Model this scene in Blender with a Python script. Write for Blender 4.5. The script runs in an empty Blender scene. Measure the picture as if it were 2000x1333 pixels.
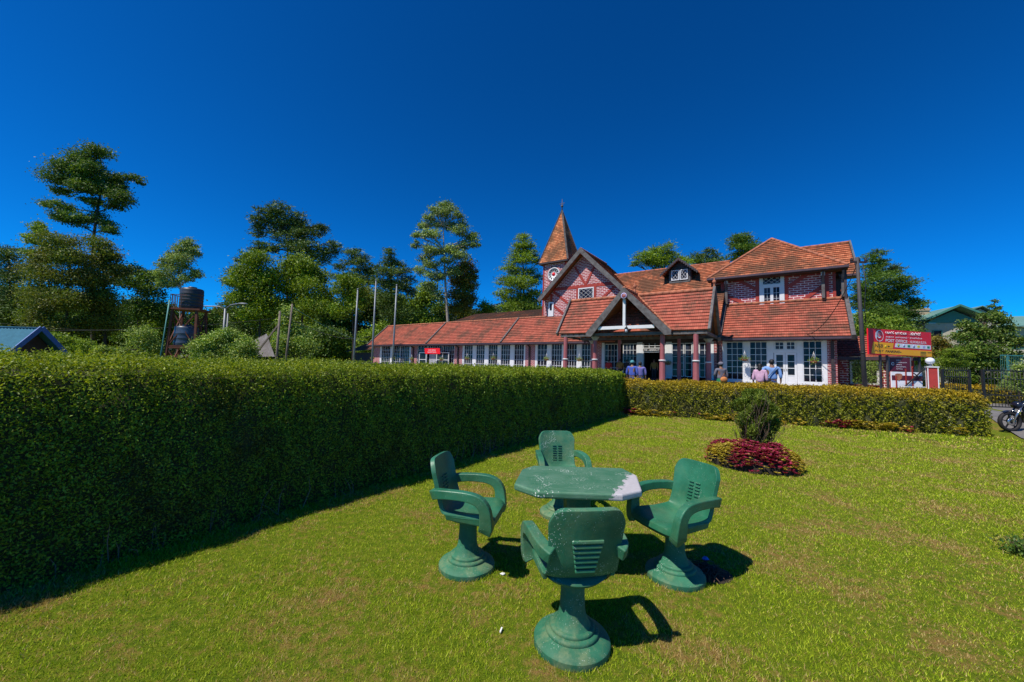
import bpy, bmesh, math, random
import numpy as np
from math import sin, cos, pi, radians, atan, atan2, sqrt
from mathutils import Vector, Matrix
random.seed(7); RNG = np.random.default_rng(11)
SC = bpy.context.scene
COL = SC.collection
# ------------------------------------------------------------------ camera
FPX = 750.0; PITCH = atan(50 / FPX); ROLL = radians(1.69); CAMH = 1.65
R0 = Vector((1, 0, 0)); U0 = Vector((0, -sin(PITCH), cos(PITCH))); FW = Vector((0, cos(PITCH), sin(PITCH)))
CR = R0 * cos(ROLL) + U0 * sin(ROLL); CU = U0 * cos(ROLL) - R0 * sin(ROLL)
cd = bpy.data.cameras.new('camera'); cam = bpy.data.objects.new('camera', cd); COL.objects.link(cam)
cd.sensor_width = 36; cd.lens = FPX * 36 / 2000; cd.clip_start = 0.05; cd.clip_end = 3000
cam.matrix_world = Matrix(((CR.x, CU.x, -FW.x, 0), (CR.y, CU.y, -FW.y, 0), (CR.z, CU.z, -FW.z, CAMH), (0, 0, 0, 1)))
SC.camera = cam
# ------------------------------------------------------------------ light
SUN_TO = Vector((-0.56, -0.40, 1.0)).normalized()
SUN_EL = math.asin(SUN_TO.z); SUN_ROT = atan2(SUN_TO.x, SUN_TO.y)
W = bpy.data.worlds.new('World'); SC.world = W; W.use_nodes = True
nt = W.node_tree; bg = nt.nodes['Background']
sky = nt.nodes.new('ShaderNodeTexSky'); sky.sky_type = 'NISHITA'; sky.sun_disc = False
sky.sun_elevation = SUN_EL; sky.sun_rotation = SUN_ROT; sky.altitude = 1900; sky.air_density = 1.0; sky.dust_density = 0.1; sky.ozone_density = 4.0
hs = nt.nodes.new('ShaderNodeHueSaturation'); hs.inputs['Saturation'].default_value = 1.0; hs.inputs['Value'].default_value = 1.0
gm = nt.nodes.new('ShaderNodeMix'); gm.data_type = 'RGBA'; gm.blend_type = 'MULTIPLY'; gm.inputs[0].default_value = 1.0
gm.inputs[7].default_value = (0.004, 0.055, 0.108, 1)
nt.links.new(sky.outputs[0], hs.inputs['Color']); nt.links.new(hs.outputs[0], gm.inputs[6]); 
ga = nt.nodes.new('ShaderNodeGamma'); ga.inputs[1].default_value = 1.28; nt.links.new(gm.outputs[2], ga.inputs[0])
g2 = nt.nodes.new('ShaderNodeMix'); g2.data_type = 'RGBA'; g2.blend_type = 'MULTIPLY'; g2.inputs[0].default_value = 1.0; g2.inputs[7].default_value = (15, 15.6, 11.4, 1)
nt.links.new(ga.outputs[0], g2.inputs[6]); nt.links.new(g2.outputs[2], bg.inputs[0])
bg.inputs[1].default_value = 0.10
sl = bpy.data.lights.new('sun', 'SUN'); sl.energy = 4.3; sl.angle = radians(0.5); sl.color = (1.0, 0.93, 0.82)
so = bpy.data.objects.new('sun', sl); COL.objects.link(so); so.rotation_euler = (-SUN_TO).to_track_quat('-Z', 'Y').to_euler(); so.location = (-20, -15, 40)
SC.view_settings.view_transform = 'Standard'; SC.view_settings.look = 'None'; SC.view_settings.exposure = 0.46; SC.view_settings.gamma = 1.0
SC.render.resolution_x = 1024; SC.render.resolution_y = 682
# ------------------------------------------------------------------ pixel -> place
def at(px, py, Y):
    a = (px - 1000) / FPX; b = (666.5 - py) / FPX
    d = FW + CR * a + CU * b; t = Y / d.y
    return Vector((d.x * t, Y, CAMH + d.z * t))
def smooth(t):
    t = max(0., min(1., t)); return t * t * (3 - 2 * t)
BN = radians(36); BO = (17.73, 24.6)
UD = (cos(BN), -sin(BN)); VD = (sin(BN), cos(BN))
def bw(u, v, z=0): return Vector((BO[0] + u * UD[0] + v * VD[0], BO[1] + u * UD[1] + v * VD[1], z))
def gz(x, y):
    v = (x - BO[0]) * VD[0] + (y - BO[1]) * VD[1]; u = (x - BO[0]) * UD[0] + (y - BO[1]) * UD[1]
    side = smooth((u - 5) / 3); d = (x - 4.35) * .304 + (y - 14.45) * .953      # metres behind the golden hedge's front face
    near = .45 * smooth((d - .35) / 1.0) * (1 - smooth((x - 12.0) / 1.6)) * smooth((x + 8) / 6)
    far = .9 * smooth((v + 13) / 8.5) * (1 - side) + .33 * smooth((v + 13) / 8.5) * side
    return max(near, far)
# ------------------------------------------------------------------ materials
MATS = {}
def nmat(name):
    m = bpy.data.materials.new(name); m.use_nodes = True; MATS[name] = m
    t = m.node_tree; return m, t, t.nodes['Principled BSDF'], t.nodes['Material Output']
def N(t, typ, **kw):
    n = t.nodes.new(typ)
    for k, v in kw.items(): setattr(n, k, v)
    return n
def mixc(t, fac, a, b, mode='MIX'):
    n = N(t, 'ShaderNodeMix', data_type='RGBA', blend_type=mode)
    for idx, v in ((0, fac), (6, a), (7, b)):
        if hasattr(v, 'is_output') or isinstance(v, bpy.types.NodeSocket): t.links.new(v, n.inputs[idx])
        elif idx == 0: n.inputs[0].default_value = v
        else: n.inputs[idx].default_value = (*v, 1)
    return n.outputs[2]
def noise(t, scale, detail=4, rough=.6, vec=None, dist=0):
    n = N(t, 'ShaderNodeTexNoise'); n.inputs['Scale'].default_value = scale; n.inputs['Detail'].default_value = detail
    n.inputs['Roughness'].default_value = rough; n.inputs['Distortion'].default_value = dist
    if vec is None: vec = N(t, 'ShaderNodeTexCoord').outputs['Object']
    t.links.new(vec, n.inputs['Vector']); return n.outputs['Fac']
def ramp(t, fac, stops):
    n = N(t, 'ShaderNodeValToRGB'); e = n.color_ramp.elements
    while len(e) < len(stops): e.new(.5)
    for i, (p, c) in enumerate(stops):
        e[i].position = p; e[i].color = (c, c, c, 1) if isinstance(c, (int, float)) else (*c, 1)
    t.links.new(fac, n.inputs[0]); return n.outputs[0]
def mth(t, op, a, b=None):
    n = N(t, 'ShaderNodeMath', operation=op)
    for i, v in enumerate((a, b)):
        if v is None: continue
        if isinstance(v, bpy.types.NodeSocket): t.links.new(v, n.inputs[i])
        else: n.inputs[i].default_value = v
    return n.outputs[0]
def bump(t, bsdf, h, strength=.4, dist=.01):
    n = N(t, 'ShaderNodeBump'); n.inputs['Strength'].default_value = strength; n.inputs['Distance'].default_value = dist
    t.links.new(h, n.inputs['Height']); t.links.new(n.outputs[0], bsdf.inputs['Normal'])
def plain(name, c, rough=.6, var=.25, scale=6, metal=0, c2=None, bumpd=.004, spec=.4):
    m, t, b, o = nmat(name)
    f = noise(t, scale, 6, .65)
    c2 = c2 or tuple(x * (1 - var) for x in c)
    col = mixc(t, ramp(t, f, [(.35, 0.), (.65, 1.)]), c, c2)
    t.links.new(col, b.inputs['Base Color']); b.inputs['Roughness'].default_value = rough; b.inputs['Metallic'].default_value = metal
    b.inputs['Specular IOR Level'].default_value = spec
    if bumpd: bump(t, b, noise(t, scale * 6, 5, .7), .5, bumpd)
    return m
def leafmat(name, cols, patch=1.2, trans=.3, rough=.55, spec=.35, patchcol=None):
    """cols: list of (position, colour) picked per leaf; patchcol mixed by broad patches"""
    m, t, b, o = nmat(name)
    g = N(t, 'ShaderNodeNewGeometry')
    n = N(t, 'ShaderNodeValToRGB'); e = n.color_ramp.elements
    while len(e) < len(cols): e.new(.5)
    for i, (p, c) in enumerate(cols): e[i].position = p; e[i].color = (*c, 1)
    t.links.new(g.outputs['Random Per Island'], n.inputs[0]); col = n.outputs[0]
    f = noise(t, patch, 3, .5)
    if patchcol: col = mixc(t, ramp(t, f, [(.45, 0.), (.68, .8)]), col, patchcol)
    v = ramp(t, f, [(.3, .62), (.7, 1.25)])
    col = mixc(t, 1.0, col, v, 'MULTIPLY')
    t.links.new(col, b.inputs['Base Color']); b.inputs['Roughness'].default_value = rough; b.inputs['Specular IOR Level'].default_value = spec
    tr = N(t, 'ShaderNodeBsdfTranslucent'); t.links.new(mixc(t, 1.0, col, (1.3, 1.25, .45), 'MULTIPLY'), tr.inputs[0])
    mx = N(t, 'ShaderNodeMixShader'); mx.inputs[0].default_value = trans
    t.links.new(b.outputs[0], mx.inputs[1]); t.links.new(tr.outputs[0], mx.inputs[2]); t.links.new(mx.outputs[0], o.inputs[0])
    return m
# ------------------------------------------------------------------ mesh helpers
class MB:
    def __init__(s): s.v = []; s.f = []; s.uv = []; s.hasuv = False; s.sm = []; s.mi = []
    def face(s, pts, uv=None, smooth=False, mi=0):
        b = len(s.v); s.v += [tuple(p) for p in pts]; s.f.append(tuple(range(b, b + len(pts))))
        s.uv.append(uv or [(0, 0)] * len(pts)); s.sm.append(smooth); s.mi.append(mi)
        if uv: s.hasuv = True
    def add(s, vs, fs, smooth=False, mi=0):
        b = len(s.v); s.v += [tuple(p) for p in vs]
        for f in fs: s.f.append(tuple(b + i for i in f)); s.uv.append([(0, 0)] * len(f)); s.sm.append(smooth); s.mi.append(mi)
    def box(s, x0, x1, y0, y1, z0, z1, mi=0):
        vs = [(x, y, z) for x in (x0, x1) for y in (y0, y1) for z in (z0, z1)]
        s.add(vs, [(0, 1, 3, 2), (4, 6, 7, 5), (0, 4, 5, 1), (2, 3, 7, 6), (0, 2, 6, 4), (1, 5, 7, 3)], mi=mi)
    def bar(s, a, b, w, h=None, up=(0, 0, 1), mi=0):
        a = Vector(a); b = Vector(b); h = h or w; d = (b - a).normalized(); up = Vector(up)
        if abs(d.dot(up)) > .98: up = Vector((0, 1, 0))
        x = d.cross(up).normalized() * w / 2; y = x.cross(d).normalized() * h / 2
        vs = [p + sx * x + sy * y for p in (a, b) for sx, sy in ((-1, -1), (1, -1), (1, 1), (-1, 1))]
        s.add(vs, [(0, 1, 2, 3), (7, 6, 5, 4), (0, 4, 5, 1), (1, 5, 6, 2), (2, 6, 7, 3), (3, 7, 4, 0)], mi=mi)
    def tube(s, pts, rad, n=8, smooth=True, cap=True, mi=0):
        pts = [Vector(p) for p in pts]; rs = rad if hasattr(rad, '__len__') else [rad] * len(pts)
        vs = []; k = len(pts); ref = Vector((0.13, .31, .94))
        for i, p in enumerate(pts):
            d = (pts[min(i + 1, k - 1)] - pts[max(i - 1, 0)]).normalized()
            r = ref if abs(d.dot(ref)) < .95 else Vector((1, 0, 0))
            x = d.cross(r).normalized(); y = d.cross(x)
            vs += [p + (x * cos(2 * pi * j / n) + y * sin(2 * pi * j / n)) * rs[i] for j in range(n)]
        fs = [(i * n + j, i * n + (j + 1) % n, (i + 1) * n + (j + 1) % n, (i + 1) * n + j) for i in range(k - 1) for j in range(n)]
        if cap: fs += [tuple(range(n))[::-1], tuple((k - 1) * n + j for j in range(n))]
        s.add(vs, fs, smooth, mi)
    def lathe(s, prof, n=32, c=(0, 0, 0), smooth=True, capb=True, capt=True, axis='z', mi=0):
        vs = []; c = Vector(c)
        for r, z in prof:
            for j in range(n):
                a = 2 * pi * j / n
                p = (r * cos(a), r * sin(a), z)
                if axis == 'y': p = (r * cos(a), z, r * sin(a))
                if axis == 'x': p = (z, r * cos(a), r * sin(a))
                vs.append(c + Vector(p))
        k = len(prof)
        fs = [(i * n + j, i * n + (j + 1) % n, (i + 1) * n + (j + 1) % n, (i + 1) * n + j) for i in range(k - 1) for j in range(n)]
        if capb: fs.append(tuple(range(n))[::-1])
        if capt: fs.append(tuple((k - 1) * n + j for j in range(n)))
        s.add(vs, fs, smooth, mi)
    def prism(s, poly, thick, mi=0):
        """poly: 3D points; thick: vector"""
        th = Vector(thick); n = len(poly); a = [Vector(p) for p in poly]; b = [p + th for p in a]
        s.add(a + b, [tuple(range(n))[::-1], tuple(range(n, 2 * n))] + [(i, (i + 1) % n, n + (i + 1) % n, n + i) for i in range(n)], mi=mi)
    def ball(s, c, r, n=10, sc=(1, 1, 1), mi=0):
        prof = [(max(1e-4, sin(pi * i / n)) * r, -cos(pi * i / n) * r) for i in range(n + 1)]
        b = len(s.v); s.lathe(prof, n * 2, (0, 0, 0), mi=mi)
        for i in range(b, len(s.v)):
            p = s.v[i]; s.v[i] = (c[0] + p[0] * sc[0], c[1] + p[1] * sc[1], c[2] + p[2] * sc[2])
    def build(s, name, mat, parent=None, loc=None, rotz=0, bevel=0, seg=2, subsurf=0, fixn=True):
        me = bpy.data.meshes.new(name); me.from_pydata(s.v, [], s.f)
        if s.hasuv:
            ul = me.uv_layers.new(name='UVMap'); flat = [c for f in s.uv for p in f for c in p]; ul.data.foreach_set('uv', flat)
        me.polygons.foreach_set('use_smooth', s.sm)
        mats = mat if isinstance(mat, (list, tuple)) else [mat]
        for m in mats: me.materials.append(MATS[m] if isinstance(m, str) else m)
        if len(mats) > 1: me.polygons.foreach_set('material_index', s.mi)
        if fixn and not s.hasuv:
            bm = bmesh.new(); bm.from_mesh(me); bmesh.ops.recalc_face_normals(bm, faces=bm.faces); bm.to_mesh(me); bm.free()
        me.update()
        o = bpy.data.objects.new(name, me); COL.objects.link(o)
        if parent: o.parent = parent
        if loc is not None: o.location = loc
        o.rotation_euler.z = rotz
        if bevel:
            mo = o.modifiers.new('bevel', 'BEVEL'); mo.width = bevel; mo.segments = seg; mo.limit_method = 'ANGLE'; mo.angle_limit = radians(40)
        if subsurf:
            mo = o.modifiers.new('sub', 'SUBSURF'); mo.levels = subsurf; mo.render_levels = subsurf
        return o
def tag(o, label=None, cat=None, group=None, kind=None):
    if label: o['label'] = label
    if cat: o['category'] = cat
    if group: o['group'] = group
    if kind: o['kind'] = kind
    return o
def thing(name, label, cat, loc=(0, 0, 0), rotz=0, group=None):
    o = bpy.data.objects.new(name, None); COL.objects.link(o); o.location = loc; o.rotation_euler.z = rotz; o.empty_display_size = .2
    return tag(o, label, cat, group)
def copy_tree(o, parent=None):
    c = o.copy(); COL.objects.link(c); c.parent = parent
    for ch in list(o.children): copy_tree(ch, c)
    return c
def quads(name, P, mat, parent=None, uvn=None):
    """P: (N,k,3) numpy array, one island per face"""
    Nn, k = P.shape[:2]; me = bpy.data.meshes.new(name)
    me.vertices.add(Nn * k); me.vertices.foreach_set('co', P.reshape(-1).astype(np.float32))
    me.loops.add(Nn * k); me.loops.foreach_set('vertex_index', np.arange(Nn * k, dtype=np.int32))
    me.polygons.add(Nn); me.polygons.foreach_set('loop_start', np.arange(0, Nn * k, k, dtype=np.int32))
    me.update(calc_edges=True); me.materials.append(MATS[mat] if isinstance(mat, str) else mat)
    o = bpy.data.objects.new(name, me); COL.objects.link(o)
    if parent: o.parent = parent
    return o
def unit(a): return a / np.maximum(1e-9, np.linalg.norm(a, axis=-1, keepdims=True))
def leafquads(C, size, aspect=.5, nrm=None, nbias=0., adir=None, abias=0.):
    """rhombic leaf cards round centres C. nrm/nbias pulls the card normal, adir/abias the long axis"""
    n = len(C); a = RNG.normal(size=(n, 3))
    if adir is not None: a = unit(a) * (1 - abias) + adir * abias
    a = unit(a); b = RNG.normal(size=(n, 3))
    if nrm is not None:
        nn = unit(unit(b) * (1 - nbias) + nrm * nbias); b = np.cross(nn, a)
    else: b = np.cross(a, b)
    b = unit(b); s = np.asarray(size).reshape(-1, 1) * np.ones((n, 1))
    A = a * s * .5; B = b * s * .5 * aspect
    off = np.cross(a, b) * s * .12
    return np.stack([C - A, C - B * 1.0 + off, C + A, C + B * 1.0 + off], 1)
def reseed(k):
    global RNG
    RNG = np.random.default_rng(k); random.seed(k)
# ------------------------------------------------------------------ materials used
def lawn_mat():
    m, t, b, o = nmat('lawn_soil')
    f1 = noise(t, 1.3, 5, .65); f2 = noise(t, 14, 6, .7); f3 = noise(t, 90, 4, .7)
    green = mixc(t, ramp(t, f2, [(.35, 0.), (.65, 1.)]), (.07, .12, .006), (.16, .19, .012))
    straw = mixc(t, ramp(t, f3, [(.35, 0.), (.65, 1.)]), (.30, .20, .06), (.16, .09, .03))
    s = mth(t, 'ADD', mth(t, 'MULTIPLY', f1, .5), mth(t, 'MULTIPLY', f2, .5))
    col = mixc(t, ramp(t, s, [(.50, 0.), (.62, 1.)]), green, straw)
    col = mixc(t, .5, col, mixc(t, 1., col, ramp(t, f3, [(.3, .4), (.7, 1.5)]), 'MULTIPLY'))
    t.links.new(col, b.inputs['Base Color']); b.inputs['Roughness'].default_value = .95; b.inputs['Specular IOR Level'].default_value = .1
    bump(t, b, f3, .8, .02)
lawn_mat()
def grass_mat():
    m, t, b, o = nmat('grass_blades')
    g = N(t, 'ShaderNodeNewGeometry'); r = g.outputs['Random Per Island']
    f1 = noise(t, 1.3, 5, .65); f2 = noise(t, 14, 6, .7)
    s = mth(t, 'ADD', mth(t, 'MULTIPLY', f1, .68), mth(t, 'MULTIPLY', f2, .32))
    p = ramp(t, s, [(.48, .10), (.60, .88)])
    isst = mth(t, 'LESS_THAN', r, p)
    wn = N(t, 'ShaderNodeTexWhiteNoise', noise_dimensions='1D'); t.links.new(mth(t, 'MULTIPLY', r, 917.), wn.inputs['W'])
    green = ramp(t, wn.outputs['Value'], [(0., (.14, .25, .003)), (.5, (.32, .43, .006)), (1., (.55, .60, .05))])
    straw = ramp(t, wn.outputs['Value'], [(0., (.28, .18, .05)), (.6, (.46, .33, .11)), (1., (.60, .48, .22))])
    col = mixc(t, isst, green, straw)
    t.links.new(col, b.inputs['Base Color']); b.inputs['Roughness'].default_value = .6; b.inputs['Specular IOR Level'].default_value = .25
    tr = N(t, 'ShaderNodeBsdfTranslucent'); t.links.new(mixc(t, 1., col, (1.1, 1.2, .4), 'MULTIPLY'), tr.inputs[0])
    mx = N(t, 'ShaderNodeMixShader'); mx.inputs[0].default_value = .3
    t.links.new(b.outputs[0], mx.inputs[1]); t.links.new(tr.outputs[0], mx.inputs[2]); t.links.new(mx.outputs[0], o.inputs[0])
grass_mat()
def hedge_leaf(name, low, high, z0, z1, trans=.25):
    m, t, b, o = nmat(name)
    g = N(t, 'ShaderNodeNewGeometry'); r = g.outputs['Random Per Island']
    tc = N(t, 'ShaderNodeTexCoord'); sp = N(t, 'ShaderNodeSeparateXYZ'); t.links.new(tc.outputs['Object'], sp.inputs[0])
    n1 = noise(t, 2.2, 4, .6); n2 = noise(t, 9, 3, .6)
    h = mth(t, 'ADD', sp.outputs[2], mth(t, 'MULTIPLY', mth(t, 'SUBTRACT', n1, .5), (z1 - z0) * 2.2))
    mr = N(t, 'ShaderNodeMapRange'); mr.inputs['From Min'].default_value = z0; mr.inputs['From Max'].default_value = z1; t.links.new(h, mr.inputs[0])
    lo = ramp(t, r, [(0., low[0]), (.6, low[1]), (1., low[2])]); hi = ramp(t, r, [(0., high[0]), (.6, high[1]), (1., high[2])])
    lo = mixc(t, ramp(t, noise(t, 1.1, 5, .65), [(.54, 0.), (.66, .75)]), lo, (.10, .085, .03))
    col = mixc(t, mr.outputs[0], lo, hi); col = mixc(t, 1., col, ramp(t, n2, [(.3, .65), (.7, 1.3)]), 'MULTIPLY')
    t.links.new(col, b.inputs['Base Color']); b.inputs['Roughness'].default_value = .5; b.inputs['Specular IOR Level'].default_value = .3
    tr = N(t, 'ShaderNodeBsdfTranslucent'); t.links.new(mixc(t, 1., col, (1.3, 1.25, .4), 'MULTIPLY'), tr.inputs[0])
    mx = N(t, 'ShaderNodeMixShader'); mx.inputs[0].default_value = trans
    t.links.new(b.outputs[0], mx.inputs[1]); t.links.new(tr.outputs[0], mx.inputs[2]); t.links.new(mx.outputs[0], o.inputs[0])
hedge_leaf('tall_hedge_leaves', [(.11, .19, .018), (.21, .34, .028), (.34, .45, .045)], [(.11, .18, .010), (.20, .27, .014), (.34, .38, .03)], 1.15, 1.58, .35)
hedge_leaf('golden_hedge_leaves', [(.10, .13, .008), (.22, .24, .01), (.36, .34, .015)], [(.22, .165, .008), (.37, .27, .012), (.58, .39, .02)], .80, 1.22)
hedge_leaf('gate_hedge_leaves', [(.16, .15, .01), (.26, .22, .012), (.38, .30, .02)], [(.30, .20, .01), (.42, .27, .015), (.5, .33, .02)], .9, 1.4)
plain('hedge_core', (.055, .060, .022), .95, .5, 20)
plain('bark_dark', (.055, .042, .032), .9, .5, 8)
plain('bark_pale', (.36, .30, .24), .85, .4, 5)
plain('bark_brown', (.13, .09, .06), .9, .5, 8)
leafmat('leaf_dark', [(0, (0.045, 0.106, 0.017)), (.6, (0.087, 0.179, 0.023)), (1, (0.186, 0.262, 0.032))], .25)
leafmat('leaf_pine', [(0, (0.049, 0.099, 0.023)), (.6, (0.088, 0.167, 0.029)), (1, (0.173, 0.238, 0.041))], .3, .15)
leafmat('leaf_mid', [(0, (0.099, 0.190, 0.017)), (.6, (0.186, 0.297, 0.023)), (1, (0.345, 0.452, 0.049))], .3)
leafmat('leaf_olive', [(0, (0.076, 0.111, 0.016)), (.6, (0.153, 0.178, 0.027)), (1, (0.272, 0.272, 0.047))], .35, patchcol=(0.102, 0.170, 0.016))
leafmat('leaf_bright', [(0, (0.059, 0.137, 0.006)), (.55, (0.148, 0.242, 0.010)), (1, (0.296, 0.379, 0.019))], .3)
leafmat('leaf_bluegreen', [(0, (0.087, 0.167, 0.049)), (.6, (0.210, 0.309, 0.082)), (1, (0.419, 0.500, 0.145))], .3)
leafmat('leaf_brown', [(0, (0.119, 0.102, 0.016)), (.6, (0.238, 0.178, 0.027)), (1, (0.374, 0.272, 0.047))], .4, patchcol=(0.136, 0.170, 0.020))
leafmat('leaf_bush', [(0, (0.102, 0.204, 0.027)), (.6, (0.221, 0.340, 0.041)), (1, (0.561, 0.629, 0.216))], .8)
leafmat('leaf_shrub', [(0, (.06, .11, .010)), (.6, (.14, .21, .02)), (1, (.26, .31, .035))], 3.0)
leafmat('leaf_mango', [(0, (.045, .10, .012)), (.6, (.10, .18, .018)), (1, (.26, .32, .08))], .8)
leafmat('leaf_magenta', [(0, (.12, .015, .020)), (.45, (.28, .012, .060)), (.8, (.50, .05, .15)), (1, (.30, .24, .05))], 4., .25)
leafmat('leaf_yellow', [(0, (.22, .22, .01)), (.5, (.42, .34, .03)), (1, (.55, .40, .10))], 4., .25)
leafmat('leaf_haze', [(0, (.03, .05, .028)), (.6, (.05, .08, .04)), (1, (.08, .11, .055))], .12, .1)
def brick(name, c1, c2, mo, bwid=.42, rh=.155, mort=.024):
    m, t, b, o = nmat(name)
    tc = N(t, 'ShaderNodeTexCoord'); sp = N(t, 'ShaderNodeSeparateXYZ'); t.links.new(tc.outputs['Object'], sp.inputs[0])
    cb = N(t, 'ShaderNodeCombineXYZ'); t.links.new(mth(t, 'ADD', sp.outputs[0], sp.outputs[1]), cb.inputs[0]); t.links.new(sp.outputs[2], cb.inputs[1])
    br = N(t, 'ShaderNodeTexBrick'); t.links.new(cb.outputs[0], br.inputs['Vector'])
    br.inputs['Scale'].default_value = 1.; br.inputs['Brick Width'].default_value = bwid; br.inputs['Row Height'].default_value = rh
    br.inputs['Mortar Size'].default_value = mort; br.inputs['Mortar Smooth'].default_value = .15; br.inputs['Bias'].default_value = 0
    br.inputs['Color1'].default_value = (*c1, 1); br.inputs['Color2'].default_value = (*c2, 1); br.inputs['Mortar'].default_value = (*mo, 1)
    col = mixc(t, 1., br.outputs[0], ramp(t, noise(t, 2.5, 6, .7), [(.3, .72), (.7, 1.15)]), 'MULTIPLY')
    t.links.new(col, b.inputs['Base Color']); b.inputs['Roughness'].default_value = .8
    bump(t, b, br.outputs['Fac'], -.4, .012)
brick('brick_wall', (.25, .022, .036), (.35, .040, .050), (.78, .62, .61), .42, .155, .021)
brick('brick_plain', (.27, .04, .05), (.33, .055, .06), (.62, .45, .44), .30, .115, .016)
def tile(name, c1, c2, stain, sfac, w=.24, rollh=.03):
    m, t, b, o = nmat(name)
    tc = N(t, 'ShaderNodeTexCoord'); sp = N(t, 'ShaderNodeSeparateXYZ'); t.links.new(tc.outputs['UV'], sp.inputs[0])
    row = mth(t, 'FLOOR', mth(t, 'DIVIDE', sp.outputs[1], 1.0))
    us = mth(t, 'ADD', mth(t, 'DIVIDE', sp.outputs[0], w), mth(t, 'MULTIPLY', row, .5))
    cb = N(t, 'ShaderNodeCombineXYZ'); t.links.new(mth(t, 'FLOOR', us), cb.inputs[0]); t.links.new(row, cb.inputs[1])
    wn = N(t, 'ShaderNodeTexWhiteNoise', noise_dimensions='2D'); t.links.new(cb.outputs[0], wn.inputs['Vector'])
    fr = mth(t, 'FRACT', us)
    col = ramp(t, wn.outputs['Value'], [(0., tuple(x * .85 for x in c1)), (.4, c1), (.8, c2), (1., tuple(min(1, x * 1.12) for x in c2))])
    n1 = noise(t, .55, 6, .7); n2 = noise(t, 5, 5, .7)
    st = mth(t, 'MULTIPLY', n1, mth(t, 'ADD', mth(t, 'MULTIPLY', n2, .9), .55))
    col = mixc(t, ramp(t, st, [(sfac, 0.), (sfac + .16, .85)]), col, stain)
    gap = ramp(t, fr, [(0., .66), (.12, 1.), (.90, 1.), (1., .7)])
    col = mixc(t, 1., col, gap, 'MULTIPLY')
    vv = mth(t, 'FRACT', sp.outputs[1]); col = mixc(t, 1., col, ramp(t, vv, [(0., .42), (.10, .9), (.22, 1.), (.85, .95), (1., .8)]), 'MULTIPLY')  # course shadow painted into the tile colour as dark row lines
    t.links.new(col, b.inputs['Base Color']); b.inputs['Roughness'].default_value = .8; b.inputs['Specular IOR Level'].default_value = .25
    hgt = mth(t, 'SINE', mth(t, 'MULTIPLY', fr, 2 * pi)); bump(t, b, hgt, .5, rollh)
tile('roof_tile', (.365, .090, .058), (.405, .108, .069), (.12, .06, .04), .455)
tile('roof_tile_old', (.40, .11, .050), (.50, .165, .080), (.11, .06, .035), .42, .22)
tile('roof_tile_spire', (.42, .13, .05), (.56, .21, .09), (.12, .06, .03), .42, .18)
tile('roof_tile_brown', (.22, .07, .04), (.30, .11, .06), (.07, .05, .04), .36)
plain('ridge_tile', (.46, .15, .08), .8, .4, 3, c2=(.22, .09, .05))
plain('red_timber', (.36, .035, .020), .55, .3, 4)
plain('dark_timber', (.045, .030, .034), .6, .4, 4)
plain('grey_timber', (.13, .125, .125), .75, .45, 3, c2=(.06, .05, .05))
plain('gutter', (.075, .045, .06), .5, .3, 3)
plain('rafter', (.06, .03, .02), .8, .4, 4)
plain('soffit', (.30, .10, .035), .85, .4, 3)
plain('white_paint', (.66, .66, .68), .45, .10, 3, bumpd=.001)
plain('column_paint', (.34, .10, .11), .5, .15, 3, bumpd=.002)
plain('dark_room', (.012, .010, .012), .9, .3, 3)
plain('door_grey', (.42, .42, .46), .6, .15, 3)
plain('curtain', (.55, .56, .60), .9, .3, 9)
plain('plinth', (.30, .025, .02), .7, .3, 3)
plain('concrete', (.35, .33, .30), .9, .3, 3)
plain('paving', (.40, .36, .32), .9, .3, 2)
def glassm():
    m, t, b, o = nmat('glass')
    f = noise(t, 1.4, 3, .5)
    t.links.new(mixc(t, ramp(t, f, [(.45, 0.), (.6, 1.)]), (.010, .008, .014), (.035, .035, .05)), b.inputs['Base Color'])
    b.inputs['Roughness'].default_value = .06; b.inputs['Specular IOR Level'].default_value = .18
    bump(t, b, noise(t, 3, 2, .5), .08, .01)
glassm()
def chair_green(name, dots, rough, dirt):
    m, t, b, o = nmat(name)
    tc = N(t, 'ShaderNodeTexCoord'); oi = N(t, 'ShaderNodeObjectInfo')
    ad = N(t, 'ShaderNodeVectorMath', operation='ADD'); t.links.new(tc.outputs['Object'], ad.inputs[0])
    ml = N(t, 'ShaderNodeVectorMath', operation='SCALE'); ml.inputs[0].default_value = (31., 17., 7.); t.links.new(oi.outputs['Random'], ml.inputs['Scale']); t.links.new(ml.outputs[0], ad.inputs[1])
    V = ad.outputs[0]
    base = mixc(t, ramp(t, noise(t, 5, 5, .6, V), [(.35, 0.), (.65, 1.)]), (.014, .105, .052), (.026, .165, .090))
    base = mixc(t, ramp(t, noise(t, 3.3, 7, .75, V), [(.46, 0.), (.70, dirt)]), base, (.19, .23, .11))
    base = mixc(t, ramp(t, noise(t, 38, 4, .8, V), [(.55, 0.), (.8, .22)]), base, (.12, .22, .15))
    vo = N(t, 'ShaderNodeTexVoronoi'); vo.inputs['Scale'].default_value = 85; t.links.new(V, vo.inputs['Vector'])
    size = ramp(t, noise(t, 7, 3, .5, V), [(.40, 0.), (.75, .27)])
    spk = mth(t, 'LESS_THAN', vo.outputs['Distance'], mth(t, 'MULTIPLY', size, dots))
    base = mixc(t, spk, base, (.42, .50, .44))
    t.links.new(base, b.inputs['Base Color']); b.inputs['Roughness'].default_value = rough; b.inputs['Specular IOR Level'].default_value = .5
    bump(t, b, noise(t, 45, 5, .7, V), .35, .004)
chair_green('chair_paint_worn', 1.3, .58, .5)
chair_green('chair_paint', .7, .42, .25)
chair_green('chair_paint_base', .9, .7, 1.0)
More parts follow.
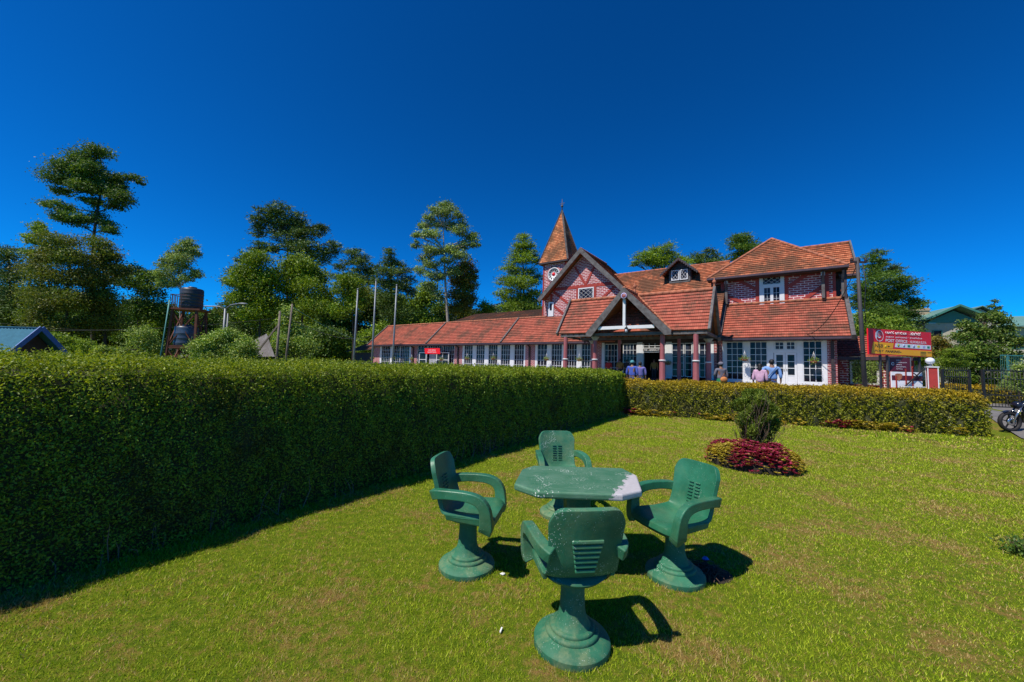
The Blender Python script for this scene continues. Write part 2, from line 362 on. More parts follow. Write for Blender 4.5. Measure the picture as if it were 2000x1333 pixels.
def table_paint():
    m, t, b, o = nmat('table_paint')
    tc = N(t, 'ShaderNodeTexCoord'); sp = N(t, 'ShaderNodeSeparateXYZ'); t.links.new(tc.outputs['Object'], sp.inputs[0])
    g = mixc(t, ramp(t, noise(t, 6, 6, .7), [(.35, 0.), (.65, 1.)]), (.030, .135, .065), (.075, .18, .11))
    st = N(t, 'ShaderNodeMapping'); st.inputs['Scale'].default_value = (4, 60, 60); t.links.new(tc.outputs['Object'], st.inputs[0])
    g = mixc(t, ramp(t, noise(t, 1.5, 6, .75, st.outputs[0]), [(.5, 0.), (.8, .6)]), g, (.20, .30, .22))
    n1 = noise(t, 7, 12, .78)
    edge = mth(t, 'ADD', mth(t, 'SUBTRACT', sp.outputs[0], mth(t, 'MULTIPLY', sp.outputs[1], .55)), mth(t, 'MULTIPLY', mth(t, 'ADD', mth(t, 'SUBTRACT', n1, .5), mth(t, 'MULTIPLY', mth(t, 'SUBTRACT', noise(t, 34, 3, .6), .5), .5)), .42))
    pf = ramp(t, edge, [(.40, 0.), (.405, 1.)])
    vo = N(t, 'ShaderNodeTexVoronoi'); vo.inputs['Scale'].default_value = 60; t.links.new(tc.outputs['Object'], vo.inputs['Vector'])
    spk = mth(t, 'LESS_THAN', vo.outputs['Distance'], ramp(t, noise(t, 5, 3, .5), [(.45, 0.), (.75, .40)]))
    col = mixc(t, spk, g, (.6, .64, .6)); col = mixc(t, pf, col, mixc(t, noise(t, 30, 4, .6), (.36, .35, .36), (.52, .50, .52)))
    t.links.new(col, b.inputs['Base Color']); b.inputs['Roughness'].default_value = .5
    bump(t, b, mth(t, 'SUBTRACT', noise(t, 40, 5, .7), mth(t, 'MULTIPLY', pf, .5)), .35, .005)
table_paint()
plain('rust_steel', (.16, .045, .025), .85, .5, 5, c2=(.07, .03, .02))
plain('tank_black', (.035, .038, .045), .45, .4, 3)
plain('tank_blue', (.045, .085, .15), .4, .35, 2, c2=(.03, .04, .06))
plain('galv_steel', (.20, .22, .25), .5, .2, 6, metal=.3)
plain('wood_pole', (.20, .16, .13), .85, .4, 4)
plain('dark_pole', (.055, .05, .055), .7, .3, 3)
plain('blue_sheet', (.045, .15, .22), .85, .2, 4, spec=.1)
plain('blue_paint', (.03, .13, .42), .5, .2, 3)
plain('corrugated', (.17, .16, .16), .8, .35, 2, c2=(.09, .075, .065))
plain('board_wall', (.22, .15, .10), .85, .35, 3)
plain('teal_sheet', (.05, .22, .22), .6, .3, 3)
plain('sign_red', (.80, .008, .02), .5, .08, 1, bumpd=0)
plain('sign_orange', (1.0, .42, .003), .5, .08, 1, bumpd=0)
plain('sign_white', (.80, .80, .84), .5, .05, 1, bumpd=0)
plain('sign_black', (.02, .012, .01), .5, .1, 1, bumpd=0)
plain('sign_maroon', (.10, .012, .03), .5, .1, 1, bumpd=0)
plain('logo_green', (.02, .25, .12), .5, .1, 1, bumpd=0)
plain('logo_yellow', (.75, .60, .02), .5, .1, 1, bumpd=0)
plain('logo_lilac', (.45, .42, .68), .5, .1, 1, bumpd=0)
plain('pillar_red', (.40, .035, .03), .6, .25, 3)
plain('iron_black', (.018, .018, .020), .5, .3, 5)
plain('asphalt', (.17, .16, .15), .9, .3, 3, c2=(.11, .105, .10))
plain('green_roof', (.13, .26, .23), .5, .15, 1.2)
plain('green_trim', (.06, .20, .15), .5, .2, 2)
plain('render_wall', (.42, .40, .32), .8, .15, 2)
plain('chimney_stone', (.42, .33, .22), .9, .3, 4)
plain('rubber', (.015, .014, .016), .7, .2, 6)
plain('bike_paint', (.012, .018, .035), .2, .2, 3, bumpd=0)
plain('chrome', (.5, .5, .52), .2, .2, 6, metal=.9, bumpd=0)
plain('skin', (.22, .11, .07), .6, .15, 6, bumpd=0)
plain('hair_black', (.012, .010, .010), .6, .3, 20)
for nm, c in (('cloth_blue', (.20, .36, .70)), ('cloth_navy', (.02, .06, .20)), ('cloth_pink', (.60, .36, .50)), ('cloth_purple', (.20, .18, .50)), ('cloth_red', (.35, .02, .02)),
              ('cloth_grey', (.16, .15, .19)), ('cloth_ochre', (.22, .13, .03)), ('cloth_teal', (.08, .28, .32)), ('cloth_royal', (.06, .10, .42)), ('cloth_black', (.02, .02, .024)), ('cloth_green', (.01, .16, .06)), ('cloth_orange', (.55, .20, .06))):
    plain(nm, c, .85, .3, 9)
plain('pot_terracotta', (.22, .07, .04), .8, .3, 5)
plain('bucket_green', (.02, .18, .08), .5, .3, 5)
plain('litter_white', (.75, .75, .72), .8, .2, 8)
plain('litter_blue', (.03, .22, .75), .5, .3, 20)
plain('twig', (.10, .06, .045), .9, .4, 12)
plain('soil', (.030, .022, .015), .95, .5, 12)
def globe():
    m, t, b, o = nmat('lamp_glass'); b.inputs['Base Color'].default_value = (.75, .75, .85, 1); b.inputs['Roughness'].default_value = .12
globe()
# ------------------------------------------------------------------ ground
def axis(lo, hi, near, fine, grow=1.18):
    out = [0.]; s = fine
    while out[-1] < hi:
        out.append(out[-1] + s); s = s if out[-1] < near else s * grow
    neg = [0.]; s = fine
    while neg[-1] > lo:
        neg.append(neg[-1] - s); s = s if -neg[-1] < near else s * grow
    return sorted(set(out + neg))
gx = axis(-900, 900, 32, .8); gy = axis(-60, 1400, 40, .8)
mb = MB(); idx = {}
vs = [(x, y, gz(x, y)) for y in gy for x in gx]; nx = len(gx)
mb.add(vs, [(j * nx + i, j * nx + i + 1, (j + 1) * nx + i + 1, (j + 1) * nx + i) for j in range(len(gy) - 1) for i in range(nx - 1)], True)
tag(mb.build('lawn_ground', 'lawn_soil'), kind='structure')
# driveway strip
A = [(25.5, 23), (21.6, 19.6), (18.3, 15.2), (16.2, 12.8), (14.75, 11.2), (13.7, 9.7), (13.0, 8.0), (12.6, 5.5)]
Bp = [(31, 21), (27, 17.5), (23, 13), (21.5, 11), (20.5, 9.5), (19.5, 8.3), (18.8, 7), (18, 5)]
mb = MB(); nseg = 8
vs = []
for (a, b) in zip(A, Bp):
    for k in range(nseg + 1):
        x = a[0] + (b[0] - a[0]) * k / nseg; y = a[1] + (b[1] - a[1]) * k / nseg; vs.append((x, y, gz(x, y) + .03))
fs = []
for i in range(len(A) - 1):
    for k in range(nseg): q = i * (nseg + 1) + k; fs.append((q, q + 1, q + nseg + 2, q + nseg + 1))
mb.add(vs, fs, True); tag(mb.build('driveway', 'asphalt'), kind='structure')
# paved forecourt of the building
mb = MB()
for i in range(55):
    for j in range(3):
        u0, u1 = -50 + i, -49 + i; v0, v1 = -4.9 + j * 1.9, -4.9 + (j + 1) * 1.9
        mb.face([bw(u, v, .905) for u, v in ((u0, v0), (u1, v0), (u1, v1), (u0, v1))])
tag(mb.build('forecourt_paving', 'paving'), kind='structure')
# ------------------------------------------------------------------ tall hedge
HD = Vector((.549, .836, 0)); HN = Vector((.836, -.549, 0)); HO = Vector((-3.445, 2.739, 0)); HT0, HT1 = -4.2, 14.15; HTH = 1.75
def hedge(name, label, cat, O, D, Nn, t0, t1, th, hgt, leaf, lsize, layers, core='hedge_core', dome=.05, lump=.05, rnd=.12, seed=3, sides=('front', 'top', 'e1'), batter=.0, minsz=.016, gzf=False):
    reseed(seed)
    root = thing(name, label, cat, tuple(O))
    L = t1 - t0
    def wob(t, h): return lump * (sin(t * 2.1 + h * 1.3) + .6 * sin(t * 5.3 + 1.7 + h * 3.1) + .5 * sin(t * 11.7 + h * 7.) + .45 * sin(t * 17. - h * 13. + 2 * sin(h * 5 + t * 3)) + .35 * sin(t * 29. + h * 23.)) * .5
    def g0(t, w):
        if not gzf: return 0
        p = O + D * t - Nn * w; return gz(p.x, p.y)
    # core
    mb = MB(); k = int(L / .25) + 2
    ring = []
    for i in range(k):
        t = t0 + L * i / (k - 1); e = min(1, min(t - t0, t1 - t) / .3 + .3) ; off = .05
        sh = []
        for (w, z) in ((0, 0), (0, .5), (0, hgt * .8), (rnd, hgt - off), (th / 2, hgt - off + dome), (th - rnd, hgt - off), (th, hgt * .8), (th, 0)):
            ww = w + (off if w < th / 2 else -off) if w != th / 2 else w
            ww -= wob(t, z) if w < th / 2 else 0
            sh.append(D * (t0 + .06 + (L - .12) * i / (k - 1)) - Nn * (ww + batter * z) + Vector((0, 0, z + g0(t, w) + wob(t * 1.3 + 5, 2) * .5 * (z > .5))))
        ring.append(sh)
    m = len(ring[0]); vs = [p for s in ring for p in s]
    fs = [(i * m + j, i * m + j + 1, (i + 1) * m + j + 1, (i + 1) * m + j) for i in range(k - 1) for j in range(m - 1)] + [tuple(range(m)), tuple((k - 1) * m + j for j in range(m))[::-1]]
    mb.add(vs, fs); mb.build('branch_core', core, root)
    # leaves
    allq = []
    def sample(kind, area):
        nonlocal allq
        nt_ = max(1, int(L / .5))
        for i in range(nt_):
            ta = t0 + L * i / nt_; tb = t0 + L * (i + 1) / nt_
            mid = O + D * ((ta + tb) / 2); dist = max(1.5, math.hypot(mid.x, mid.y))
            if kind == 'e1' and i < nt_ - 1: continue
            if kind == 'e0' and i > 0: continue
            if kind == 'back' and dist < 3: pass
            s = max(minsz, lsize * dist)
            ar = {'front': (tb - ta) * hgt, 'back': (tb - ta) * hgt, 'top': (tb - ta) * th, 'e1': th * hgt, 'e0': th * hgt}[kind]
            n = int(layers * ar / (s * s * .42))
            r = RNG.random((n, 3)); T = ta + (tb - ta) * r[:, 0]
            dep = -np.abs(RNG.normal(size=n)) * .05 + .03 + RNG.normal(size=n) * .012 + RNG.random(n) ** 9 * .10
            if kind in ('front', 'back'):
                z = r[:, 1] ** .95 * hgt; w = np.zeros(n)
                rr = np.clip((z - (hgt - rnd)) / rnd, 0, 1); w = (1 - np.sqrt(1 - rr ** 2 * .98)) * rnd
                wb = np.array([wob(a, b) for a, b in zip(T, z)])
                w = w - wb - dep + batter * z
                if kind == 'back': w = th - w
                nrm = np.array([tuple(Nn)]) * (1 if kind == 'front' else -1)
            elif kind == 'top':
                w = r[:, 1] * th; q = w / th
                z = hgt + dome * np.sin(q * pi) * 1.0 + np.array([wob(a * 1.3 + 5, 2) for a in T]) * .5 + dep * .8 + RNG.random(n) ** 6 * .03 - np.clip((rnd - w) / rnd, 0, 1) ** 2 * rnd * .6
                w = w + batter * hgt; nrm = np.array([(0, 0, 1.)])
            else:
                z = r[:, 1] * hgt; w = r[:, 2] * th; T = (t1 if kind == 'e1' else t0) + (dep * (1 if kind == 'e1' else -1)) - np.clip((z - (hgt - rnd)) / rnd, 0, 1) ** 2 * rnd * (1 if kind == 'e1' else -1)
                nrm = np.array([tuple(D)]) * (1 if kind == 'e1' else -1)
            gg = np.array([g0(a, b) for a, b in zip(T, w)]) if gzf else 0
            C = np.outer(T, np.array(D)) - np.outer(w, np.array(Nn)); C[:, 2] += z + gg
            sz = s * (.55 + .8 * RNG.random(n))
            allq.append(leafquads(C, sz, .52, nrm=np.repeat(nrm, n, 0), nbias=.45))
    for sd in sides: sample(sd, 0)
    quads('foliage', np.concatenate(allq), leaf, root)
    return root
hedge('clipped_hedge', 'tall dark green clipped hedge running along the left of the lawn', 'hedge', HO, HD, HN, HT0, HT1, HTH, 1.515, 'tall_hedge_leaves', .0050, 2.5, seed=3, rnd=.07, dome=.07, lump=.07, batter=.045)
# bare twigs and stems showing at the foot of the tall hedge
reseed(91); mb = MB(); th_ = [o for o in bpy.data.objects if o.get('category') == 'hedge'][0]
for i in range(170):
    t_ = HT0 + (HT1 - HT0) * random.random() ** 1.3; a = HD * t_ + HN * random.uniform(.0, .05); b = a + Vector((random.gauss(0, .08), random.gauss(0, .08), random.uniform(.12, .4))) + HN * random.uniform(.0, .10)
    mb.tube([a, (a + b) / 2 + Vector((random.gauss(0, .02), 0, .02)), b], [.005, .004, .0015], 5, cap=False)
tag(mb.build('bare_twigs', 'wood_pole', th_), kind='stuff')
# golden hedge
P0 = Vector((4.02, 14.555, 0)); P1 = Vector((13.93, 11.39, 0)); GD = (P1 - P0).normalized(); GN = Vector((GD.y, -GD.x, 0))
hedge('clipped_hedge', 'low golden green hedge across the far side of the lawn', 'hedge', P0, GD, GN, 0, (P1 - P0).length + .15, 1.5, 1.20, 'golden_hedge_leaves', .0036, 2.4, seed=5, rnd=.24, dome=.05, lump=.12)
# golden hedge behind the gates
Q0 = Vector((21.9, 24.6, 0)); Q1 = Vector((33, 20.5, 0)); QD = (Q1 - Q0).normalized(); QN = Vector((QD.y, -QD.x, 0))
hedge('clipped_hedge', 'long orange topped hedge behind the iron gates', 'hedge', Q0, QD, QN, 0, (Q1 - Q0).length, 1.6, .95, 'gate_hedge_leaves', .0036, 1.8, seed=6, rnd=.2, lump=.1, gzf=True)
# ------------------------------------------------------------------ grass
def inpoly(x, y, P):
    c = np.zeros(len(x), bool); n = len(P)
    for i in range(n):
        x0, y0 = P[i]; x1, y1 = P[(i + 1) % n]
        k = ((y0 > y) != (y1 > y)) & (x < (x1 - x0) * (y - y0) / (y1 - y0 + 1e-12) + x0); c ^= k
    return c
def grass():
    reseed(21)
    out = []
    h0 = HO + HD * HT0; h1 = HO + HD * HT1
    lawn = [(h0.x + .02, h0.y), (h1.x - .05, h1.y), (P0.x + .1, P0.y), (P1.x + .1, P1.y), (14.5, 11.3), (13.6, 9.7), (12.9, 8.), (12.5, 5.5), (12.5, -1), (-3, -1)]
    bands = [(1.05, 1.6, 20000, .0030, .020), (1.6, 2.3, 19000, .0033, .020), (2.3, 3.2, 14000, .0040, .021), (3.2, 4.5, 9000, .0050, .022), (4.5, 6.5, 5600, .0060, .024), (6.5, 9.5, 3600, .008, .027), (9.5, 14.5, 2000, .011, .032), (14.5, 20, 300, .028, .05)]
    for (a, b, den, wd, ht) in bands:
        xs0, xs1 = -1.5 * b, 1.45 * b; n = int((xs1 - xs0) * b * den * 1.0)
        x = xs0 + (xs1 - xs0) * RNG.random(n); y = b * RNG.random(n) * 1.0
        d = np.hypot(x, y); k = (d >= a) & (d < b) & inpoly(x, y, lawn) & (np.abs(x) < 1.42 * y + .5)
        k &= ~(((x - 4.43) / .68) ** 2 + ((y - 7.10) / .70) ** 2 < 1)
        k &= ~(((x - 1.66) / .19) ** 2 + ((y - 3.28) / .15) ** 2 < 1)
        x, y = x[k], y[k]; n = len(x)
        # patchy height
        pt = .5 + .5 * np.sin(x * 3.1 + np.sin(y * 2.3) * 2) * np.sin(y * 2.7 + np.sin(x * 1.9) * 2)
        H = ht * (.35 + .75 * RNG.random(n)) * (.7 + .55 * pt)
        dh = (HO.x - x) * -HN.x + (HO.y - y) * -HN.y
        H *= 1 + 1.9 * np.exp(-np.maximum(dh - .05, 0) / .10) * RNG.random(n)
        for (cx_, cy_) in ((.413, 2.43), (-.317, 3.27), (1.372, 3.222), (.60, 4.46), (.6, 3.34)):
            rr = np.hypot(x - cx_, y - cy_) - .228; H *= 1 + 1.1 * np.exp(-(np.maximum(rr, 0) / .035) ** 2) * (rr > -.01) * RNG.random(n); H *= 1 - .55 * np.exp(-((rr - .12) / .07) ** 2) * (RNG.random(n) < .8)
        tall = RNG.random(n) < .006; H[tall] *= 2.0
        az = RNG.random(n) * 2 * pi; lean = .35 + .9 * RNG.random(n); wz = wd * (.6 + .8 * RNG.random(n))
        ax = RNG.random(n) * 2 * pi
        bx, by = np.cos(ax) * wz / 2, np.sin(ax) * wz / 2
        lx, ly = np.cos(az) * H * lean, np.sin(az) * H * lean
        z = np.array([gz(p, q) for p, q in zip(x, y)]) if b > 9 else np.zeros(n)
        V = np.zeros((n, 3, 3)); V[:, 0] = np.stack([x - bx, y - by, z - .003], 1); V[:, 1] = np.stack([x + bx, y + by, z - .003], 1); V[:, 2] = np.stack([x + lx, y + ly, z + H], 1)
        out.append(V)
    return tag(quads('lawn_grass', np.concatenate(out), 'grass_blades'), 'short mown grass with straw coloured patches', 'grass', kind='stuff')
grass()
# ------------------------------------------------------------------ coleus bed with conifer shrub
def rosettes(C, n_leaf, size, up=.35):
    out = []
    for c in C:
        a = RNG.random(n_leaf) * 2 * pi; el = up + .5 * RNG.random(n_leaf)
        d = np.stack([np.cos(a) * np.cos(el), np.sin(a) * np.cos(el), np.sin(el)], 1); s = size * (.6 + .6 * RNG.random(n_leaf))
        side = np.stack([-np.sin(a), np.cos(a), np.zeros(n_leaf)], 1)
        c0 = c + d * .01; tip = c + d * s[:, None] - np.array([0, 0, 1]) * (s * .25)[:, None]; mid = c + d * (s * .5)[:, None] + np.array([0, 0, 1]) * (s * .05)[:, None]
        out.append(np.stack([c0, mid - side * (s * .26)[:, None], tip, mid + side * (s * .26)[:, None]], 1))
    return np.concatenate(out)
reseed(31)
BX, BY, BRX, BRY = 4.43, 7.10, .76, .78
def bedz(x, y):
    r = math.hypot((x - BX) / BRX, (y - BY) / BRY); return .36 * max(0, 1 - r ** 4) ** .5 * (1 + .12 * sin(x * 9) * sin(y * 8))
root = thing('flower_bed', 'round bed of magenta and yellow leaved coleus on the lawn', 'flower bed', (BX, BY, 0))
mb = MB(); mb.lathe([(.70, 0), (.69, .12), (.58, .22), (.3, .25), (.01, .25)], 40, (0, 0, .0), capb=False); mb.build('soil_mound', 'soil', root)
cm, cy = [], []
for i in range(1700):
    a = random.random() * 2 * pi; r = random.random() ** .5 * 1.0; x = BX + BRX * r * cos(a); y = BY + BRY * r * sin(a)
    z = bedz(x, y) * (.75 + .3 * random.random()) + .015
    yel = sin(x * 5.1 + 1) + sin(y * 6.3 - x * 3) + random.random() * 1.8 > 1.35
    (cy if yel else cm).append(np.array([x - BX, y - BY, z]))
quads('magenta_foliage', rosettes(cm, 10, .060), 'leaf_magenta', root); quads('yellow_foliage', rosettes(cy, 10, .052), 'leaf_yellow', root)
# conifer shrub
SX, SY = 4.70, 7.40
root = thing('conifer_shrub', 'small wispy upright conifer standing in the coleus bed', 'shrub', (SX, SY, .1))
mb = MB(); tips = []
for i in range(60):
    a = random.random() * 2 * pi; r = .02 + .10 * random.random(); h = .45 + .75 * random.random(); sp = .10 + .34 * random.random() ** .7
    b0 = Vector((r * cos(a), r * sin(a), 0)); m1 = Vector((sp * .75 * cos(a), sp * .75 * sin(a), h * .5)); e = Vector((sp * cos(a + .3), sp * sin(a + .3), h))
    mb.tube([b0, (b0 + m1) / 2 + Vector((0, 0, .03)), m1, e], [.011, .008, .006, .003], 5, cap=False); tips += [m1, (m1 + e) / 2, e]
for i in range(240):
    p = random.choice(tips); q = p + Vector((random.gauss(0, .06), random.gauss(0, .06), .09 + random.random() * .08)); mb.tube([p - Vector((0, 0, .06)), q], [.004, .002], 4, cap=False); tips.append(q)
mb.build('stems', 'bark_brown', root)
C = []
for i in range(26000):
    z = .12 + 1.13 * random.random() ** .75; a = random.random() * 2 * pi
    R = .40 * (1 - .30 * abs(z - .75)) * (.66 + .26 * sin(a * 3 + z * 6) + .22 * sin(a * 5 - z * 13)); R = min(R, .12 + z * .42)
    if z > 1.0: R *= max(.2, 1 - (z - 1.0) * 2.2)
    den = (z / .6) if z < .6 else 1
    if random.random() > den: continue
    rr = R * (.35 + .7 * random.random() ** .5); C.append((rr * cos(a), rr * sin(a), z))
C = np.array(C); d = unit(C * np.array([1, 1, 0]) + np.array([0, 0, .45]))
quads('foliage', leafquads(C, .050 * (.5 + RNG.random(len(C))), .30, adir=d, abias=.5), 'leaf_shrub', root)
# plants along the foot of the golden hedge
reseed(33)
cm, cy = [], []
Lh = (P1 - P0).length
for i in range(900):
    t = Lh * (random.random() * .93 + .02); w = -.02 - .30 * random.random(); p = P0 + GD * t - GN * w * 1.0
    p = P0 + GD * t + GN * (-w)
    dens = .5 + .5 * sin(t * 1.9) + .25 * sin(t * 4.7)
    if t < 3.8: dens *= .75
    if random.random() > dens: continue
    z = .03 + .24 * random.random() * (.6 + dens * .4)
    (cm if sin(t * 2.9 + 1) + random.random() * 1.2 > 1.0 else cy).append(np.array([p.x, p.y, z + gz(p.x, p.y)]))
b1 = tag(quads('border_plants', rosettes(cm, 8, .095), 'leaf_magenta'), 'low purple red leaved plants along the foot of the golden hedge', 'border plants', kind='stuff')
b2 = tag(quads('border_plants', rosettes(cy, 8, .10), 'leaf_yellow'), 'low lime yellow leaved plants along the foot of the golden hedge', 'border plants', kind='stuff')
# dark clump at the right edge of the lawn
reseed(34); px = at(1994, 1052, 3.75); root = thing('rose_bush', 'small dark leafed bush growing at the right edge of the lawn', 'bush', (px.x + .03, px.y, 0))
C = np.array([(random.gauss(0, .07), random.gauss(0, .07), abs(random.gauss(.07, .05))) for _ in range(500)])
quads('foliage', leafquads(C, .035, .5), 'leaf_dark', root)
mb = MB()
for i in range(14): a = random.random() * 6.3; mb.tube([(0, 0, 0), (.12 * cos(a), .12 * sin(a), .14)], [.004, .002], 4)
mb.build('stems', 'bark_brown', root)
# ------------------------------------------------------------------ concrete armchairs
def make_chair(label, mats, loc, az):
    shellm, basem = mats
    t = thing('garden_chair', label, 'chair', loc, -radians(az), 'green pedestal armchairs round the garden table')
    mb = MB()
    for prof in ([(.0, -.02), (.220, -.02), (.228, .0), (.228, .036)], [(.228, .036), (.220, .048), (.190, .062), (.158, .074)], [(.158, .074), (.160, .086), (.154, .096), (.134, .099)], [(.134, .099), (.136, .110), (.130, .119), (.112, .122)],
                 [(.112, .122), (.104, .132), (.096, .148), (.084, .172), (.077, .205), (.072, .30), (.074, .40), (.084, .425), (.090, .44), (.0, .44)]): mb.lathe(prof, 48, capb=False, capt=False)
    mb.build('pedestal', basem, t)
    # shell: seat and backrest as one moulded piece
    path = [(.232, .405), (.252, .428), (.245, .452), (.205, .462), (.12, .455), (.02, .450), (-.08, .453), (-.145, .468), (-.185, .505), (-.208, .56), (-.226, .63), (-.246, .715), (-.266, .80), (-.280, .860), (-.285, .888)]
    n = 15; m = MB(); rows = []
    for i, (y, z) in enumerate(path):
        back = i >= 8; hw = .218 if i < 7 else .205
        if i == 0: hw = .205
        if i in (7, 8): hw = .208
        if i == 9: hw = .204
        if i == 10: hw = .206
        if i >= 11: hw = .206 + .004 * (i - 10)
        row = []
        for j in range(n):
            q = -1 + 2 * j / (n - 1)
            x = hw * q; yy, zz = y, z
            e = abs(q) ** 3
            if i <= 7: zz += .030 * e * (1 if i > 2 else .35)
            else: yy += .034 * e
            if back:   # rounded upper corners
                top = .888; corner = .085; cxx = hw - corner
                if abs(x) > cxx:
                    f = (abs(x) - cxx) / corner; drop = corner * (1 - sqrt(max(0, 1 - f * f)))
                    k = max(0., (z - .62) / (.888 - .62)); zz -= drop * k ** 1.5; yy += drop * k ** 1.5 * .2
                    if i == len(path) - 1 and j in (0, n - 1): x *= .985
            row.append((x, yy, zz))
        rows.append(row)
    vs = [p for r in rows for p in r]; k = len(rows)
    m.add(vs, [(i * n + j, i * n + j + 1, (i + 1) * n + j + 1, (i + 1) * n + j) for i in range(k - 1) for j in range(n - 1)], True)
    o = m.build('seat_and_backrest', shellm, t)
    so_ = o.modifiers.new('solid', 'SOLIDIFY'); so_.thickness = .036; so_.offset = 0
    bv = o.modifiers.new('bev', 'BEVEL'); bv.width = .010; bv.segments = 3; bv.limit_method = 'ANGLE'; bv.angle_limit = radians(50)
    su = o.modifiers.new('sub', 'SUBSURF'); su.levels = 1; su.render_levels = 1
    # underside block
    m = MB(); m.lathe([(.0, .392), (.11, .392), (.175, .41), (.205, .44), (0.0, .45)], 32, (0, 0.0, 0), capb=False, capt=False); m.build('seat_underside', shellm, t)
    # ribs on the rear of the backrest
    m = MB()
    for q in range(7):
        z = .530 + q * .029; y = -.190 - (z - .505) * .235 - .020; wdt = .058 + .0055 * q
        m.box(-wdt, wdt, y - .014, y + .014, z - .0098, z + .0098)
    m.build('rear_ribs', shellm, t, bevel=.005)
    # slots on the front face
    m = MB()
    for q in range(7):
        z = .565 + q * .026; y = -.190 - (z - .505) * .235 + .021
        for sgn in (-1, 1): m.box(min(sgn * .010, sgn * .055), max(sgn * .010, sgn * .055), y - .006, y + .0035, z - .004, z + .004)
    m.build('front_louvres', shellm, t, bevel=.002)
    for s in (-1, 1):
        pts = [(s * .190, -.232, .625), (s * .228, -.19, .640), (s * .248, -.08, .650), (s * .258, .06, .648), (s * .260, .150, .625), (s * .258, .200, .570), (s * .250, .214, .49), (s * .238, .215, .43), (s * .225, .205, .395)]
        hw_ = [.034, .034, .033, .032, .031, .031, .034, .040, .040]; tt = [.040, .036, .033, .034, .038, .042, .048, .052, .050]
        raw = [Vector(p) for p in pts]; P = []; H2 = []; T2 = []; nn_ = len(raw)
        for i in range(nn_ - 1):
            a, b, c, d_ = raw[max(0, i - 1)], raw[i], raw[i + 1], raw[min(nn_ - 1, i + 2)]
            for q in (0, .34, .67): P.append(.5 * ((2 * b) + (c - a) * q + (2 * a - 5 * b + 4 * c - d_) * q * q + (3 * b - a - 3 * c + d_) * q ** 3)); H2.append(hw_[i] + (hw_[i + 1] - hw_[i]) * q); T2.append(tt[i] + (tt[i + 1] - tt[i]) * q)
        P.append(raw[-1]); hw_ = H2 + [hw_[-1]]; tt = T2 + [tt[-1]]; m = MB(); vs = []; k = len(P)
        for i, p in enumerate(P):
            d = (P[min(i + 1, k - 1)] - P[max(0, i - 1)]).normalized(); sx = Vector((1, 0, 0)); sx = (sx - d * sx.dot(d)).normalized(); up = sx.cross(d).normalized()
            for a_, b_ in ((-1, -1), (1, -1), (1, 1), (-1, 1)): vs.append(p + sx * hw_[i] * a_ + up * tt[i] * b_)
        fs = [(i * 4 + j, i * 4 + (j + 1) % 4, (i + 1) * 4 + (j + 1) % 4, (i + 1) * 4 + j) for i in range(k - 1) for j in range(4)] + [tuple(range(4))[::-1], tuple((k - 1) * 4 + j for j in range(4))]
        m.add(vs, fs, False); m.build('armrest', shellm, t, bevel=.012, seg=3)
        # skirt joining the arm foot to the seat side
        m = MB(); m.prism([(s * .188, -.12, .440), (s * .188, .215, .412), (s * .195, .230, .47), (s * .195, .02, .488), (s * .195, -.13, .488)], (s * .028, 0, 0)); m.build('seat_side', shellm, t, bevel=.008)
    return t
make_chair('speckled green concrete armchair, nearest the viewer, with its ribbed back turned to us', ('chair_paint_worn', 'chair_paint_base'), (.413, 2.43, 0), -8)
make_chair('green concrete armchair on the hedge side of the table, facing right', ('chair_paint', 'chair_paint_base'), (-.317, 3.27, 0), 101)
make_chair('smooth green concrete armchair to the right of the table beside the twigs, facing left', ('chair_paint', 'chair_paint_base'), (1.372, 3.222, 0), -113)
make_chair('green concrete armchair behind the table, farthest away, only its back and arms showing', ('chair_paint_worn', 'chair_paint_base'), (.60, 4.46, 0), 174)
# table
root = thing('garden_table', 'green eight sided concrete table with white bare patch at its right end', 'table', (.60, 3.34, 0))
poly = [(-.55, -.20), (-.375, -.385), (.262, -.395), (.45, -.275), (.545, .14), (.485, .385), (-.36, .385), (-.475, .24)]
mb = MB(); mb.prism([(x, y, .665) for x, y in poly], (0, 0, .055)); mb.build('table_top', 'table_paint', root, bevel=.016, seg=3)
mb = MB(); mb.box(-.11, .09, -.10, .10, .05, .665); mb.lathe([(.27, -.01), (.28, .04), (.25, .06), (.14, .09), (.13, .12), (.0, .12)], 36, capb=False, capt=False); mb.build('pedestal', 'chair_paint_base', root, bevel=.01)
# small litter
reseed(41)
def crumple(name, label, cat, loc, r, mat, flat=.5):
    mb = MB(); mb.ball((0, 0, r * flat), r, 6, (1, .8, flat)); mb.v = [(x * (.7 + .6 * random.random()), y * (.7 + .6 * random.random()), max(0, z * (.6 + .7 * random.random()))) for x, y, z in mb.v]
    tag(mb.build(name, mat, None, loc), label, cat)
p = at(1378, 1087, 3.41); crumple('plastic_scrap', 'crumpled bright blue scrap lying beside the right chair', 'litter', (1.715, 3.41, .04), .028, 'litter_blue')
crumple('stone_chip', 'small pale chip on the grass left of the table', 'stone', (-.02, 3.16, 0), .018, 'litter_white')
mb = MB(); mb.bar((0, 0, .012), (.010, .036, .016), .009); tag(mb.build('paper_scrap', 'litter_white', None, (-.02, 2.485, .0)), 'thin white scrap on the grass in front of the nearest chair', 'litter')
root = thing('twig_pile', 'heap of dry twigs on bare soil beside the right chair', 'twigs', (1.66, 3.28, 0))
mb = MB(); mb.lathe([(.20, .002), (.16, .012), (.01, .018)], 24, capb=False); mb.v = [(x, y * .8, z) for x, y, z in mb.v]; mb.build('soil', 'soil', root)
mb = MB()
